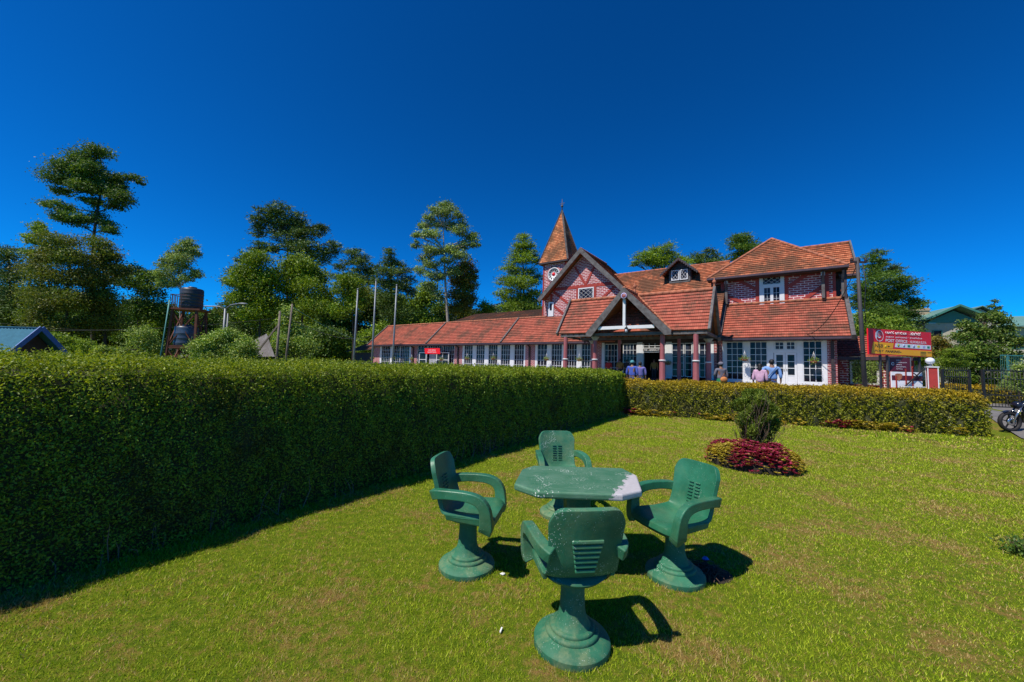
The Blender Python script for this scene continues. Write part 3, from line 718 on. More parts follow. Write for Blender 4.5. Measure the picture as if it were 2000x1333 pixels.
for i in range(70):
    a = random.random() * pi; L = .05 + .13 * random.random(); x, y = random.gauss(0, .07), random.gauss(0, .055); z = .02 + .03 * random.random()
    mb.tube([(x - cos(a) * L / 2, y - sin(a) * L / 2, z), (x, y, z + .015), (x + cos(a) * L / 2, y + sin(a) * L / 2, z * .6)], [.003, .003, .0015], 4)
mb.build('twigs', 'twig', root)
# ------------------------------------------------------------------ tiled roof planes
def clip(poly, k, lo):   # keep t>=k (lo) or t<=k
    out = []; n = len(poly)
    for i in range(n):
        a = poly[i]; b = poly[(i + 1) % n]; ia = (a[1] >= k - 1e-9) if lo else (a[1] <= k + 1e-9); ib = (b[1] >= k - 1e-9) if lo else (b[1] <= k + 1e-9)
        if ia: out.append(a)
        if ia != ib:
            q = (k - a[1]) / (b[1] - a[1]); out.append((a[0] + (b[0] - a[0]) * q, k))
    return out
def roofplane(mb, pts, course=.28, lift=.048, thick=.09, under=None):
    P = [Vector(p) for p in pts]; n = (P[1] - P[0]).cross(P[2] - P[0]).normalized()
    if n.z < 0: n = -n
    t = (Vector((0, 0, 1)) - n * n.z).normalized(); s = t.cross(n).normalized()
    o = min(P, key=lambda p: p.z); q = [((p - o).dot(s), (p - o).dot(t)) for p in P]
    tmax = max(a[1] for a in q); k = 0
    while k * course < tmax - .01:
        t0, t1 = k * course, min(tmax, (k + 1) * course); c = clip(clip(q, t0, True), t1, False)
        if len(c) >= 3:
            pts3 = [o + s * a + t * b + n * (lift * (1 - (b - t0) / course)) for a, b in c]
            uv = [(a, k + (b - t0) / course) for a, b in c]
            mb.face(pts3, uv)
            low = [a for a in c if abs(a[1] - t0) < 1e-6]
            if len(low) >= 2:
                a0 = min(x[0] for x in low); a1 = max(x[0] for x in low)
                A_ = o + s * a0 + t * t0; B_ = o + s * a1 + t * t0
                mb.face([A_ - n * .01, B_ - n * .01, B_ + n * lift, A_ + n * lift], [(a0, k + .0), (a1, k + .0), (a1, k + .02), (a0, k + .02)])
        k += 1
    if under is not None: under.prism([p - n * .012 for p in P], -n * thick)
def ridge(mb, a, b, r=.10, seg=.42):
    a = Vector(a); b = Vector(b); L = (b - a).length; k = max(1, int(L / seg)); 
    for i in range(k):
        p = a + (b - a) * (i / k); q = a + (b - a) * ((i + 1.08) / k); mb.tube([p, q], [r * 1.06, r * .94], 8)
def finial(c, name='finial', parent=None, h=.75):
    mb = MB(); k = h / .75
    mb.lathe([(.11 * k, 0), (.11 * k, .12 * k), (.06 * k, .2 * k), (.05 * k, .34 * k), (.11 * k, .40 * k), (.13 * k, .47 * k), (.10 * k, .55 * k), (.03 * k, .62 * k), (.02 * k, .75 * k)], 12, c)
    return mb.build(name, 'ridge_tile', parent)
PO = thing('post_office_building', 'red brick post office with clock tower, tiled gables and columned porch', 'building', (BO[0], BO[1], 0), -BN)
FZ = .95
# ---- walls
def wall(name, boxes, mat='brick_wall'):
    mb = MB()
    for b in boxes: mb.box(*b)
    return mb.build(name, mat, PO)
WV = .85
def wallrun(name, u0, u1, z0, z1, v0, openings, mat='brick_plain', th=.25):
    """wall along u with rectangular openings (a,b,za,zb)"""
    mb = MB(); ops = sorted(openings); cur = u0
    for a, b, za, zb in ops:
        if a > cur + 1e-4: mb.box(cur, a, v0, v0 + th, z0, z1)
        if za > z0 + .01: mb.box(a, b, v0, v0 + th, z0, za)
        if zb < z1 - .01: mb.box(a, b, v0, v0 + th, zb, z1)
        cur = b
    if cur < u1 - 1e-4: mb.box(cur, u1, v0, v0 + th, z0, z1)
    return mb.build(name, mat, PO)
def window(u0, u1, z0, z1, v, nx, nz, fr=.07, mun=.035, name='window', mat='white_paint', curtain=0, depth=.10, diamond=False):
    mb = MB(); f = v - .012
    mb.box(u0, u0 + fr, f, f + depth, z0, z1); mb.box(u1 - fr, u1, f, f + depth, z0, z1)
    mb.box(u0 + fr, u1 - fr, f, f + depth, z0, z0 + fr); mb.box(u0 + fr, u1 - fr, f, f + depth, z1 - fr, z1)
    a, b, c, d = u0 + fr, u1 - fr, z0 + fr, z1 - fr
    if diamond:
        pass_ = []
        kx = max(2, nx); st = (b - a) / kx
        for sgn in (1, -1):
            k = -10
            while k < 20:
                # line x = a + k*st + sgn*(z-c)
                pts = []
                sl = (d - c) / ((b - a) * diamond); x0 = a + k * st; zA, zB = c, d; xA = x0; xB = x0 + sgn * (d - c) / sl
                # clip in x
                t0, t1 = 0., 1.
                dx = xB - xA
                for lo, sg in ((a, 1), (b, -1)):
                    va = (xA - lo) * sg; vb = (xB - lo) * sg
                    if va < 0 and vb < 0: t0, t1 = 1, 0
                    elif va < 0: t0 = max(t0, va / (va - vb))
                    elif vb < 0: t1 = min(t1, va / (va - vb))
                if t1 - t0 > .03:
                    mb.bar((xA + dx * t0, f + .03 + .004 * sgn, c + (d - c) * t0), (xA + dx * t1, f + .03 + .004 * sgn, c + (d - c) * t1), .020, .016)
                k += 1
    else:
        for i in range(1, nx): x = a + (b - a) * i / nx; mb.box(x - mun / 2, x + mun / 2, f + .02, f + .05, c, d)
        for i in range(1, nz):
            z = c + (d - c) * i / nz
            for k in range(nx):
                xa = a + (b - a) * k / nx + (mun / 2 if k else 0); xb = a + (b - a) * (k + 1) / nx - (mun / 2 if k < nx - 1 else 0)
                mb.box(xa, xb, f + .022, f + .048, z - mun / 2, z + mun / 2)
    w = mb.build(name, mat, PO)
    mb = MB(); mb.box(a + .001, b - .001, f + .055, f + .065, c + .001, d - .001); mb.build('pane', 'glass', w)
    if curtain:
        mb = MB(); k = 14; xa, xb = (a, a + (b - a) * curtain) if curtain > 0 else (b + (b - a) * curtain, b)
        vs = []
        for i in range(k + 1): x = xa + (xb - xa) * i / k; y = f + .050 + .004 * (i % 2); vs += [(x, y, c + .002), (x, y, c + (d - c) * .62)]
    return w
def post(u0, u1, z0, z1, v, mat='white_paint', name='mullion', d=.16):
    mb = MB(); mb.box(u0, u1, v - .04, v + d - .04, z0, z1); return mb.build(name, mat, PO, bevel=.008)
ZT = 3.92
# wing bays: list of (u0,u1) glazed; others posts
wing = [(-43.9, -42.0, 5), (-41.3, -40.1, 3), (-40.0, -38.2, 5), (-36.7, -35.0, 3), (-32.3, -30.5, 5),
        (-29.0, -27.72, 4), (-27.25, -26.03, 4), (-25.55, -24.3, 4), (-23.9, -22.68, 4), (-22.22, -21.0, 4), (-19.5, -18.38, 3), (-17.95, -16.8, 4), (-16.4, -15.3, 4), (-14.88, -13.75, 4)]
porchw = [(-12.74, -11.56, 4), (-11.12, -9.96, 4), (-7.28, -6.42, 2), (-6.36, -5.84, 1), (-5.36, -4.62, 2)]
rw = [(-3.60, -2.54, 3), (-2.18, -1.14, 3), (.76, 1.76, 3)]
zb = 1.32
for i, (a, b, nx) in enumerate(wing): window(a, b, zb, ZT - .06, WV, nx, 5, fr=.05, mun=.03)
for i, (a, b, nx) in enumerate(porchw): window(a, b, zb - .05, ZT - .10, WV, nx, 5, fr=.05, mun=.028)
for i, (a, b, nx) in enumerate(rw): window(a, b, 1.20, ZT - .05, WV, nx, 6, fr=.05, mun=.03)
for a, b in ((-44.0 - .22, -43.9), (-42.0, -41.3), (-38.2, -37.9), (-29.22, -29.0), (-27.72, -27.25), (-26.03, -25.55), (-24.3, -23.9), (-22.68, -22.22), (-21.0, -20.85), (-19.72, -19.5), (-18.38, -17.95), (-16.8, -16.4), (-15.3, -14.88), (-13.75, -13.6),
             (-12.98, -12.74), (-11.56, -11.40), (-9.96, -9.52), (-7.72, -7.28), (-6.10 + .3, -5.36), (-4.62, -4.38), (-3.83, -3.60), (-2.54, -2.18), (-1.14, -.80), (.46, .76), (1.76, 1.99)):
    post(a, b, 1.10, ZT, WV)
# sills / plinth
mb = MB(); mb.box(-3.83, -.78, WV - .06, WV + .2, 1.02, 1.195); mb.box(.46, 1.99, WV - .06, WV + .2, 1.02, 1.195); mb.build('window_sill', 'white_paint', PO, bevel=.01)
mb = MB(); mb.box(-46, -8.2, WV + .0, WV + .24, .5, 1.10); mb.box(-7.7, -.84, WV, WV + .24, .5, 1.018); mb.box(.48, 2.0, WV, WV + .24, .5, 1.018); mb.build('plinth', 'plinth', PO)
mb = MB(); mb.box(-46, -29.2, WV + .01, WV + .22, 1.102, 1.318); mb.box(-29.2, -13.6, WV + .01, WV + .22, 1.102, 1.318); mb.build('window_sill', 'white_paint', PO)
# brick piers of the front wall
for a, b in ((-45.6, -44.22), (-37.9, -36.75), (-30.45, -29.22), (-20.85, -19.72), (-13.6, -12.98), (-4.36, -3.85), (1.995, 2.47)):
    mb = MB(); mb.box(a, b, WV - .05, WV + .28, .5, ZT + .05); mb.build('brick_pier', 'brick_plain', PO)
# wooden downpipes between piers
for u in (-37.35, -29.8, -20.3, -4.10): mb = MB(); mb.bar((u, WV - .16, .9), (u, WV - .16, ZT - .3), .13); mb.bar((u, WV - .16, ZT - .32), (u + .02, -.02, ZT + .02), .11); mb.build('downpipe', 'dark_timber', PO)
mb = MB(); mb.bar((2.24, WV - .17, .9), (2.24, WV - .17, ZT - .1), .16); mb.build('downpipe', 'dark_timber', PO)
# room darkness behind glass: solid inner block
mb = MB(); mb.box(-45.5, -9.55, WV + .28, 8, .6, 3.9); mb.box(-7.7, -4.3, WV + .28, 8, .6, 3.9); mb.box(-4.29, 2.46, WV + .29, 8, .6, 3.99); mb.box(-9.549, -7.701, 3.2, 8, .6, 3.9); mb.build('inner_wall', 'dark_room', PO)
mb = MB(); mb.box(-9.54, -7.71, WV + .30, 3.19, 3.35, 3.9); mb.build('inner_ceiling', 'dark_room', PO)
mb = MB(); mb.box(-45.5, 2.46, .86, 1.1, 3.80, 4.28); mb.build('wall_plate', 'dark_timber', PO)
# entrance of the porch with name board and transom
mb = MB(); mb.box(-9.52, -9.44, WV - .02, WV + .2, .95, 3.82); mb.box(-7.80, -7.72, WV - .02, WV + .2, .95, 3.82); mb.box(-9.44, -7.80, WV - .02, WV + .12, 3.10, 3.17); mb.box(-9.44, -7.8, WV - .02, WV + .12, 3.42, 3.47)
for u in (-9.0, -8.55, -8.1): mb.box(u - .02, u + .02, WV, WV + .06, 3.47, 3.82)
mb.box(-9.44, -7.8, WV + .002, WV + .058, 3.62, 3.66); mb.build('entrance_frame', 'white_paint', PO)
nb = MB(); nb.box(-9.44, -7.80, WV - .06, WV - .021, 3.172, 3.418); nbo = nb.build('name_board', 'sign_black', PO)
# glazed double door of the right block
def panel_door(u0, u1, z0, z1, v, npan, split=.42):
    mb = MB(); w = u1 - u0; st = .12
    mb.box(u0, u0 + st, v, v + .06, z0, z1); mb.box(u1 - st, u1, v, v + .06, z0, z1); mb.box(u0 + st, u1 - st, v, v + .06, z1 - .14, z1)
    zg = z0 + (z1 - z0) * .32; mb.box(u0 + st, u1 - st, v, v + .06, z0, z0 + .18); mb.box(u0 + st, u1 - st, v + .02, v + .045, z0 + .18, zg - .05); mb.box(u0 + st, u1 - st, v, v + .06, zg - .05, zg)
    for i in range(1, npan): z = zg + (z1 - .14 - zg) * i / npan; mb.box(u0 + st, u1 - st, v + .01, v + .05, z - .02, z + .02)
    d = mb.build('door', 'white_paint', PO, bevel=.004)
    g = MB(); g.box(u0 + st + .001, u1 - st - .001, v + .055, v + .058, zg + .001, z1 - .141); g.build('pane', 'glass', d)
    h = MB(); h.box(u1 - .09 if u0 < -.3 else u0 + .05, (u1 - .09 if u0 < -.3 else u0 + .05) + .03, v - .05, v - .001, z0 + .95, z0 + 1.07); h.build('handle', 'iron_black', d)
panel_door(-.77, -.165, FZ, 3.10, WV, 3); panel_door(-.155, .45, FZ, 3.10, WV, 3)
mb = MB(); mb.box(-.80, .46, WV - .03, WV + .12, 3.105, 3.30); mb.box(-.80, .46, WV - .0, WV + .12, 3.84, 3.92); mb.box(-.22, -.10, WV, WV + .1, 3.30, 3.84); mb.box(-.80, -.72, WV, WV + .1, 3.30, 3.84); mb.box(.38, .46, WV, WV + .1, 3.30, 3.84); mb.build('door_frame', 'white_paint', PO)
window(-.72, -.22, 3.31, 3.83, WV, 2, 2, .04, .03); window(-.10, .38, 3.31, 3.83, WV, 2, 2, .04, .03)
# wing door with grey curtain wall and small porch windows
mb = MB(); mb.box(-34.6, -33.05, WV, WV + .1, .95, 3.0)
for i in range(9): mb.box(-34.55 + i * .17, -34.45 + i * .17, WV - .03, WV, 1.0, 2.95)
mb.build('shutter_door', 'door_grey', PO)
window(-36.0, -34.7, 1.32, 3.05, WV - .35, 1, 2, .09, .06); window(-33.0, -31.0, 1.32, 3.05, WV - .35, 2, 2, .09, .06); window(-34.9, -32.5, 3.08, ZT - .06, WV, 6, 1, .05, .03)
# ---- lower roof of the wing and of the right block (eave v=0 z=4.0, top v=3 z=6.75)
def lowroof(name, u0, u1, ze=3.98, zt=6.78, v0=-.08, v1=3.0, mat='roof_tile', course=.29):
    mb = MB(); un = MB(); roofplane(mb, [(u0, v0, ze), (u1, v0, ze), (u1, v1, zt), (u0, v1, zt)], course, under=un)
    r = mb.build(name, mat, PO); un.build('roof_board', 'soffit', r); return r
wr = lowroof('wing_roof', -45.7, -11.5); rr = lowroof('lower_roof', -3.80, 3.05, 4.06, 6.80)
mb = MB(); ridge(mb, (-45.7, 3.0, 6.82), (-19.9, 3.0, 6.82)); mb.build('ridge_tiles', 'ridge_tile', wr)
mb = MB(); ridge(mb, (-3.8, 3.0, 6.86), (3.05, 3.0, 6.86), .12); mb.build('ridge_tiles', 'ridge_tile', rr)
for u in (-45.78, -34.2, -23.25):
    mb = MB(); mb.bar((u, -.12, 4.06), (u, 3.0, 6.88), .16, .12); mb.build('rib', 'grey_timber', wr)
for u in (-3.88, 3.16):
    mb = MB(); mb.bar((u, -.25, 3.98), (u, 3.08, 6.98), .20, .34); mb.build('verge_board', 'grey_timber', rr)
finial((3.0, 3.0, 6.9), parent=PO, h=.8)
def gutter(u0, u1, v, z, name='gutter'):
    mb = MB(); mb.box(u0, u1, v - .14, v, z - .13, z); mb.box(u0, u1, v - .02, v + .85, z - .165, z - .131); return mb.build(name, 'gutter', PO)
gutter(-45.9, -13.4, -.05, 3.97); gutter(-3.7, 3.35, -.05, 4.04)
# low brown roof at the far end of the wing and roof behind it
mb = MB(); roofplane(mb, [(-52, .4, 3.05), (-45.6, .4, 3.35), (-45.6, 3.2, 5.3), (-47.2, 3.2, 5.0)], .3); mb.build('end_roof', 'roof_tile_brown', PO)
mb = MB(); mb.box(-51, -45.62, 1.2, 3, .6, 3.0); mb.build('end_wall', 'dark_timber', PO)
mb = MB(); un = MB(); roofplane(mb, [(-35.5, 3.4, 6.60), (-20.6, 3.4, 6.60), (-20.6, 7.2, 8.35), (-33.2, 7.2, 8.25)], .28, under=un); o_ = mb.build('rear_roof', 'roof_tile_brown', PO); un.build('roof_board', 'soffit', o_)
# ---- big front gable (wall at v=3)
mb = MB(); gx0, gx1, ga, gw = -19.45, -11.75, (-15.85, 12.75), 8.75
mb.prism([(gx0, 3.0, 6.4), (gx1 - .1, 3.0, 6.4), (gx1 - .1, 3.0, 8.7), (-15.85, 3.0, 12.65), (gx0, 3.0, 9.05)], (0, .25, 0)); mb.build('gable_wall', 'brick_wall', PO)
mb = MB(); B_ = lambda a, b, w=.24: mb.bar((a[0], 2.965, a[1]), (b[0], 2.965, b[1]), .07, w, up=(0, 0, 1))
def beam(a, b, w=.24, v=2.965):
    a = Vector((a[0], v, a[1])); b = Vector((b[0], v, b[1])); d = (b - a).normalized(); s = Vector((-d.z, 0, d.x)) * w / 2
    mb.prism([a - s, b - s, b + s, a + s], (0, .07, 0))
mb = MB(); beam((-19.2, 9.50), (-12.6, 9.50), .28); beam((-19.30, 6.6), (-19.30, 9.1), .24, 2.962)
beam((-16.45, 8.1), (-16.45, 9.36), .22, 2.960); beam((-14.63, 8.1), (-14.63, 9.36), .22, 2.960)
beam((-16.75, 11.5), (-15.60, 9.64), .22, 2.955); beam((-14.75, 11.3), (-15.60, 9.64), .22, 2.950)
beam((-19.1, 9.3), (-16.9, 7.55), .24, 2.955); beam((-19.2, 8.0), (-17.6, 6.75), .24, 2.950); beam((-14.3, 7.9), (-12.5, 9.4), .22, 2.955)
mb.build('wall_timbers', 'red_timber', PO)
window(-16.34, -14.74, 8.20, 9.36, 2.93, 3, 2, .10, diamond=.85); 
mb = MB(); mb.box(-19.62, -19.02, 2.90, 2.98, 6.80, 8.25); dd = mb.build('window', 'white_paint', PO); mb = MB(); mb.box(-19.44, -19.2, 2.89, 2.899, 7.4, 8.1); mb.build('pane', 'glass', dd)
# gable roof over it: ridge u=-15.85 from v=2.25 to 9
ap = 13.0; L_, R_ = -20.35, -11.45; el = 8.55; er = 8.62
mb = MB(); un = MB()
roofplane(mb, [(L_, 2.3, el), (L_, 9, el), (-15.85, 9, ap), (-15.85, 2.3, ap)], .27, under=un); roofplane(mb, [(R_, 2.3, er), (R_, 9, er), (-15.85, 9, ap), (-15.85, 2.3, ap)], .27, under=un)
gr = mb.build('gable_roof', 'roof_tile_old', PO); un.build('roof_board', 'soffit', gr)
mb = MB(); ridge(mb, (-15.85, 2.3, ap + .03), (-15.85, 8.6, ap + .03)); mb.build('ridge_tiles', 'ridge_tile', gr)
for (a, b, k) in (((L_ - .1, el - .12), (-15.85, ap - .0), 0), ((R_ + .1, er - .12), (-15.85, ap - .0), 1)):
    mb = MB(); a_ = Vector((a[0], 2.18 - .004 * k, a[1])); b_ = Vector((b[0], 2.18 - .004 * k, b[1])); d = (b_ - a_).normalized(); dn = Vector((d.z, 0, -d.x)) if d.x > 0 else Vector((-d.z, 0, d.x))
    mb.prism([a_ + dn * .30, b_ + Vector((0, 0, -.44)), b_ + Vector((0, 0, .12)), a_ - dn * .10], (0, .12, 0)); mb.build('bargeboard', 'grey_timber', gr)
# ---- clock tower
tu0, tu1, tv0, tv1 = -20.55, -17.95, 3.35, 5.95
mb = MB(); mb.box(tu0, tu1, tv0, tv1, 6.2, 12.42); tw = mb.build('clock_tower', 'brick_wall', PO)
mb = MB(); mb.box(tu0 - .04, tu0 + .12, tv0 - .03, tv0 - .002, 6.4, 12.4); mb.box(tu1 - .12, tu1 + .04, tv0 - .03, tv0 - .002, 6.4, 12.4); mb.build('corner_board', 'red_timber', tw)
mb = MB(); cu, cv = (tu0 + tu1) / 2, (tv0 + tv1) / 2; e = .38; ze = 12.45; za = 18.35
cs = [(tu0 - e, tv0 - e, ze), (tu1 + e, tv0 - e, ze), (tu1 + e, tv1 + e, ze), (tu0 - e, tv1 + e, ze)]
for i in range(4): roofplane(mb, [cs[i], cs[(i + 1) % 4], (cu, cv, za)], .20, .022)
sp = mb.build('spire', 'roof_tile_spire', tw)
mb = MB()
for i in range(4): mb.bar(cs[i], (cu, cv, za), .16, .10)
mb.build('hip_board', 'grey_timber', tw)
mb = MB(); mb.box(tu0 - e - .02, tu1 + e + .02, tv0 - e - .02, tv1 + e + .02, ze - .16, ze - .01); mb.build('eave_board', 'dark_timber', tw)
mb = MB(); mb.tube([(cu, cv, za - .2), (cu, cv, za + 1.2)], [.07, .02], 8); mb.ball((cu, cv, za + .42), .13, 6); mb.bar((cu - .28, cv, za + .72), (cu + .28, cv, za + .72), .04); mb.bar((cu - .16, cv, za + .56), (cu + .16, cv, za + .56), .04); mb.build('weather_vane', 'grey_timber', tw)
ck = (-19.27, 11.15)
mb = MB(); prof = [(.0, 0), (.86, 0), (.86, .05), (.82, .08), (.0, .08)]
mb.lathe([(r, -z) for r, z in prof], 40, (ck[0], tv0 - .001, ck[1]), axis='y', capb=False, capt=False); clk = mb.build('clock', 'brick_plain', PO)
mb = MB(); mb.lathe([(.0, 0), (.70, 0), (.70, -.05), (.62, -.06), (.62, -.03), (.0, -.03)], 40, (ck[0], tv0 - .08, ck[1]), axis='y', capb=False, capt=False); mb.build('dial', 'white_paint', clk)
mb = MB(); mb.lathe([(.0, 0), (.19, 0), (.19, -.012), (0, -.012)], 30, (ck[0], tv0 - .112, ck[1]), axis='y', capb=False, capt=False); mb.build('dial_centre', 'sign_red', clk)
mb = MB()
for i in range(12):
    a = 2 * pi * i / 12; d = Vector((sin(a), 0, cos(a))); s = Vector((cos(a), 0, -sin(a))); c = Vector((ck[0], tv0 - .125, ck[1]))
    for k in ((-.035, 0, .035) if i % 3 else (-.045, 0.02,)):
        mb.prism([c + d * .34 + s * (k - .018), c + d * .34 + s * (k + .018), c + d * .56 + s * (k * 1.3 + .018), c + d * .56 + s * (k * 1.3 - .018)], (0, .01, 0))
mb.build('numerals', 'sign_black', clk)
mb = MB(); c = Vector((ck[0], tv0 - .14, ck[1]))
for a, L, w in ((radians(-95), .26, .05), (radians(35), .36, .035)):
    d = Vector((sin(a), 0, cos(a))); s = Vector((cos(a), 0, -sin(a))); mb.prism([c - s * w / 2, c + s * w / 2, c + d * L + s * w / 4, c + d * L - s * w / 4], (0, .01, 0))
mb.build('clock_hands', 'sign_maroon', clk)
# ---- main roof between gable and right block, with dormer
mb = MB(); un = MB()
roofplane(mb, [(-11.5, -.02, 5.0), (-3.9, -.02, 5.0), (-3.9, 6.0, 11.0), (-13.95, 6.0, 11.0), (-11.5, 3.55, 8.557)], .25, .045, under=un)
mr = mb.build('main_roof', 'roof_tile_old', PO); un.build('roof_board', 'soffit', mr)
mb = MB(); roofplane(mb, [(-13.95, 6.0, 11.0), (-3.9, 6.0, 11.0), (-3.9, 10, 7.0), (-13.95, 10, 7.0)], .3); mb.build('rear_slope', 'roof_tile_brown', mr)
mb = MB(); ridge(mb, (-13.9, 6, 11.03), (-3.9, 6, 11.03), .09); mb.build('ridge_tiles', 'ridge_tile', mr)
# dormer
dz = 9.30; dv = 4.25
mb = MB(); mb.prism([(-8.35, dv, dz - .15), (-6.55, dv, dz - .15), (-6.55, dv, 10.35), (-7.45, dv, 11.1), (-8.35, dv, 10.35)], (0, 1.8, 0)); dm = mb.build('dormer', 'dark_timber', PO)
mb = MB(); un = MB()
for s in (-1, 1): roofplane(mb, [(-7.45, dv - .55, 11.25), (-7.45 + s * 1.42, dv - .55, 9.98), (-7.45 + s * 1.42, 5.1, 9.98), (-7.45, 6.35, 11.25)], .24, under=un)
o_ = mb.build('dormer_roof', 'roof_tile_old', dm)
mb = MB()
for s in (-1, 1):
    n_ = 9
    for i in range(n_):
        a = i / n_; b = (i + 1) / n_; P_ = lambda q: Vector((-7.45 + s * 1.50 * q, dv - .60 - .003 * (s + 1), 11.27 - 1.30 * q))
        mb.prism([P_(a) + Vector((0, 0, .03)), P_(b) + Vector((0, 0, .03)), P_(b) - Vector((0, 0, .12)), P_((a + b) / 2) - Vector((0, 0, .24)), P_(a) - Vector((0, 0, .12))], (0, .05, 0))
mb.build('scalloped_board', 'dark_timber', dm)
mb = MB(); mb.box(-8.28, -8.12, dv - .06, dv - .005, 9.35, 10.3); mb.box(-6.78, -6.62, dv - .06, dv - .005, 9.35, 10.3); mb.box(-8.28, -6.62, dv - .14, dv - .005, 9.22, 9.34); mb.build('dormer_frame', 'grey_timber', dm)
for a, b in ((-8.11, -7.47), (-7.43, -6.80)): window(a, b, 9.45, 10.33, dv - .12, 2, 2, .07, diamond=1.0, depth=.1)
# ---- upper block on the right
uv_ = 3.0
mb = MB(); mb.box(-4.05, 2.62, uv_, 8.2, 6.5, 9.15); mb.box(-4.85, -4.06, uv_ + .6, 8.2, 6.5, 9.1); mb.build('upper_wall', 'brick_wall', PO)
mb = MB()
for a, b in ((-4.18, -3.96), (-1.90, -1.68), (-.14, .06), (2.02, 2.30), (2.50, 2.66)): mb.box(a, b, uv_ - .06, uv_ - .002, 6.5, 9.0)
beam((-3.2, 8.85), (-1.9, 7.92), .24, uv_ - .052); beam((-3.75, 7.55), (-2.7, 6.95), .22, uv_ - .052); beam((.1, 7.9), (1.35, 8.85), .26, uv_ - .052); beam((1.0, 6.95), (1.95, 7.75), .24, uv_ - .052); beam((-3.95, 8.88), (-1.7, 8.88), .2, uv_ - .045); beam((-.14, 8.88), (2.5, 8.88), .2, uv_ - .045)
mb.build('upper_timbers', 'red_timber', PO)
mb = MB(); a, b = -1.66, -.16
mb.box(a, a + .2, uv_ - .09, uv_ - .003, 6.6, 8.85); mb.box(b - .2, b, uv_ - .09, uv_ - .003, 6.6, 8.85); mb.box(a + .2, b - .2, uv_ - .09, uv_ - .003, 8.02, 8.16); mb.box(a + .2, b - .2, uv_ - .09, uv_ - .003, 8.74, 8.85); mb.build('window_frame', 'white_paint', PO)
window(a + .2, b - .2, 8.16, 8.74, uv_ - .07, 3, 1, .03, diamond=.65, depth=.05)
window(a + .2, (a + b) / 2 - .002, 6.62, 8.02, uv_ - .07, 2, 3, .09, .02, depth=.05); window((a + b) / 2 + .002, b - .2, 6.62, 8.02, uv_ - .07, 2, 3, .09, .02, depth=.05)
window(-4.80, -4.30, 6.9, 7.7, uv_ + .55, 1, 1, .07)
# eave struts with white tops
for u in (-3.78, 1.98, 3.0):
    mb = MB(); mb.bar((u, 2.72, 6.9), (u, 2.72, 8.42), .17); mb.bar((u, 2.9, 7.6), (u, 2.3, 8.6), .12); es = mb.build('eave_strut', 'grey_timber', PO)
    if u < 2.9: mb = MB(); mb.box(u - .11, u + .11, 2.58, 2.80, 8.42, 8.66); mb.build('strut_cap', 'white_paint', es)
# hipped roof: front eave v=2.25
e0, e1, zz = -4.98, 3.22, 8.86; apx = (-.95, 5.85, 12.35)
mb = MB(); un = MB()
roofplane(mb, [(e0, 2.2, zz), (e1, 2.2, zz), apx], .275, under=un)
roofplane(mb, [(e1, 2.2, zz), (e1, 9.5, zz), (apx[0], 9.5, 12.35), apx], .275); roofplane(mb, [(e0, 2.2, zz), (e0, 9.5, zz), (apx[0], 9.5, 12.35), apx], .275)
hr = mb.build('hip_roof', 'roof_tile_old', PO); un.build('roof_board', 'rafter', hr)
mb = MB(); ridge(mb, (e0, 2.2, zz + .05), (apx[0], apx[1], apx[2] + .05)); ridge(mb, (e1, 2.2, zz + .05), (apx[0], apx[1], apx[2] + .05)); ridge(mb, (apx[0], apx[1], apx[2] + .05), (apx[0], 9.4, 12.4)); mb.build('ridge_tiles', 'ridge_tile', hr)
mb = MB(); un = MB(); roofplane(mb, [(.2, 3.95, 8.60), (3.85, 3.95, 8.60), (3.75, 7.0, 11.62), (.2, 7.0, 11.62)], .275, under=un); roofplane(mb, [(.2, 10, 8.6), (3.85, 10, 8.6), (3.75, 7.0, 11.62), (.2, 7.0, 11.62)], .275)
sr = mb.build('side_roof', 'roof_tile_old', PO); un.build('roof_board', 'rafter', sr)
mb = MB(); ridge(mb, (.2, 7.0, 11.66), (3.8, 7.0, 11.66)); mb.build('ridge_tiles', 'ridge_tile', sr)
mb = MB(); mb.bar((3.92, 3.85, 8.5), (3.82, 7.0, 11.68), .10, .26); mb.build('verge_board', 'grey_timber', sr)
mb = MB(); mb.prism([(3.3, 4.3, 8.6), (3.3, 9.7, 8.6), (3.3, 7.0, 11.3)], (-.2, 0, 0)); mb.box(2.63, 3.3, 4.3, 8.1, 6.5, 8.6); mb.build('side_wall', 'dark_timber', PO)
gutter(e0 - .05, e1 + .05, 2.18, zz + .0); gutter(2.9, 4.0, 3.93, 8.6)
mb = MB(); mb.box(e0, e1, 2.2, 3.0, 8.66, 8.70); mb.build('eave_soffit', 'rafter', PO)
mb = MB(); mb.bar((3.12, 2.6, 6.3), (3.12, 2.6, 8.7), .14); mb.build('downpipe', 'dark_timber', PO)
# ---- porch: gabled roof along the front, ridge v=-2.2
ze_, zr_ = 4.28, 7.12; u0, u1 = -14.35, -3.95; vf, vr, vb = -4.35, -2.2, -.05
def zat(v): return ze_ + (zr_ - ze_) * (1 - abs(v - vr) / 2.15)
mb = MB(); un = MB()
roofplane(mb, [(u0, vf, ze_), (u1, vf, ze_), (u1, vr, zr_), (u0, vr, zr_)], .29, under=un, thick=.05); roofplane(mb, [(u0, vb, ze_), (u1, vb, ze_), (u1, vr, zr_), (u0, vr, zr_)], .29, under=un, thick=.05)
pr_ = mb.build('porch_roof', 'roof_tile', PO); un.build('roof_board', 'soffit', pr_)
mb = MB(); ridge(mb, (u0, vr, zr_ + .05), (u1, vr, zr_ + .05), .14, .45); mb.build('ridge_tiles', 'ridge_tile', pr_)
for k, (ua, ub) in enumerate(((u0 - .08, vf), (u0 - .08, vb), (u1 + .08, vf), (u1 + .08, vb))):
    mb = MB(); mb.bar((ua, ub - (.06 if ub < vr else -.06), ze_ - .05), (ua, vr, zr_ + .12), .15, .30); mb.build('verge_board', 'grey_timber', pr_)
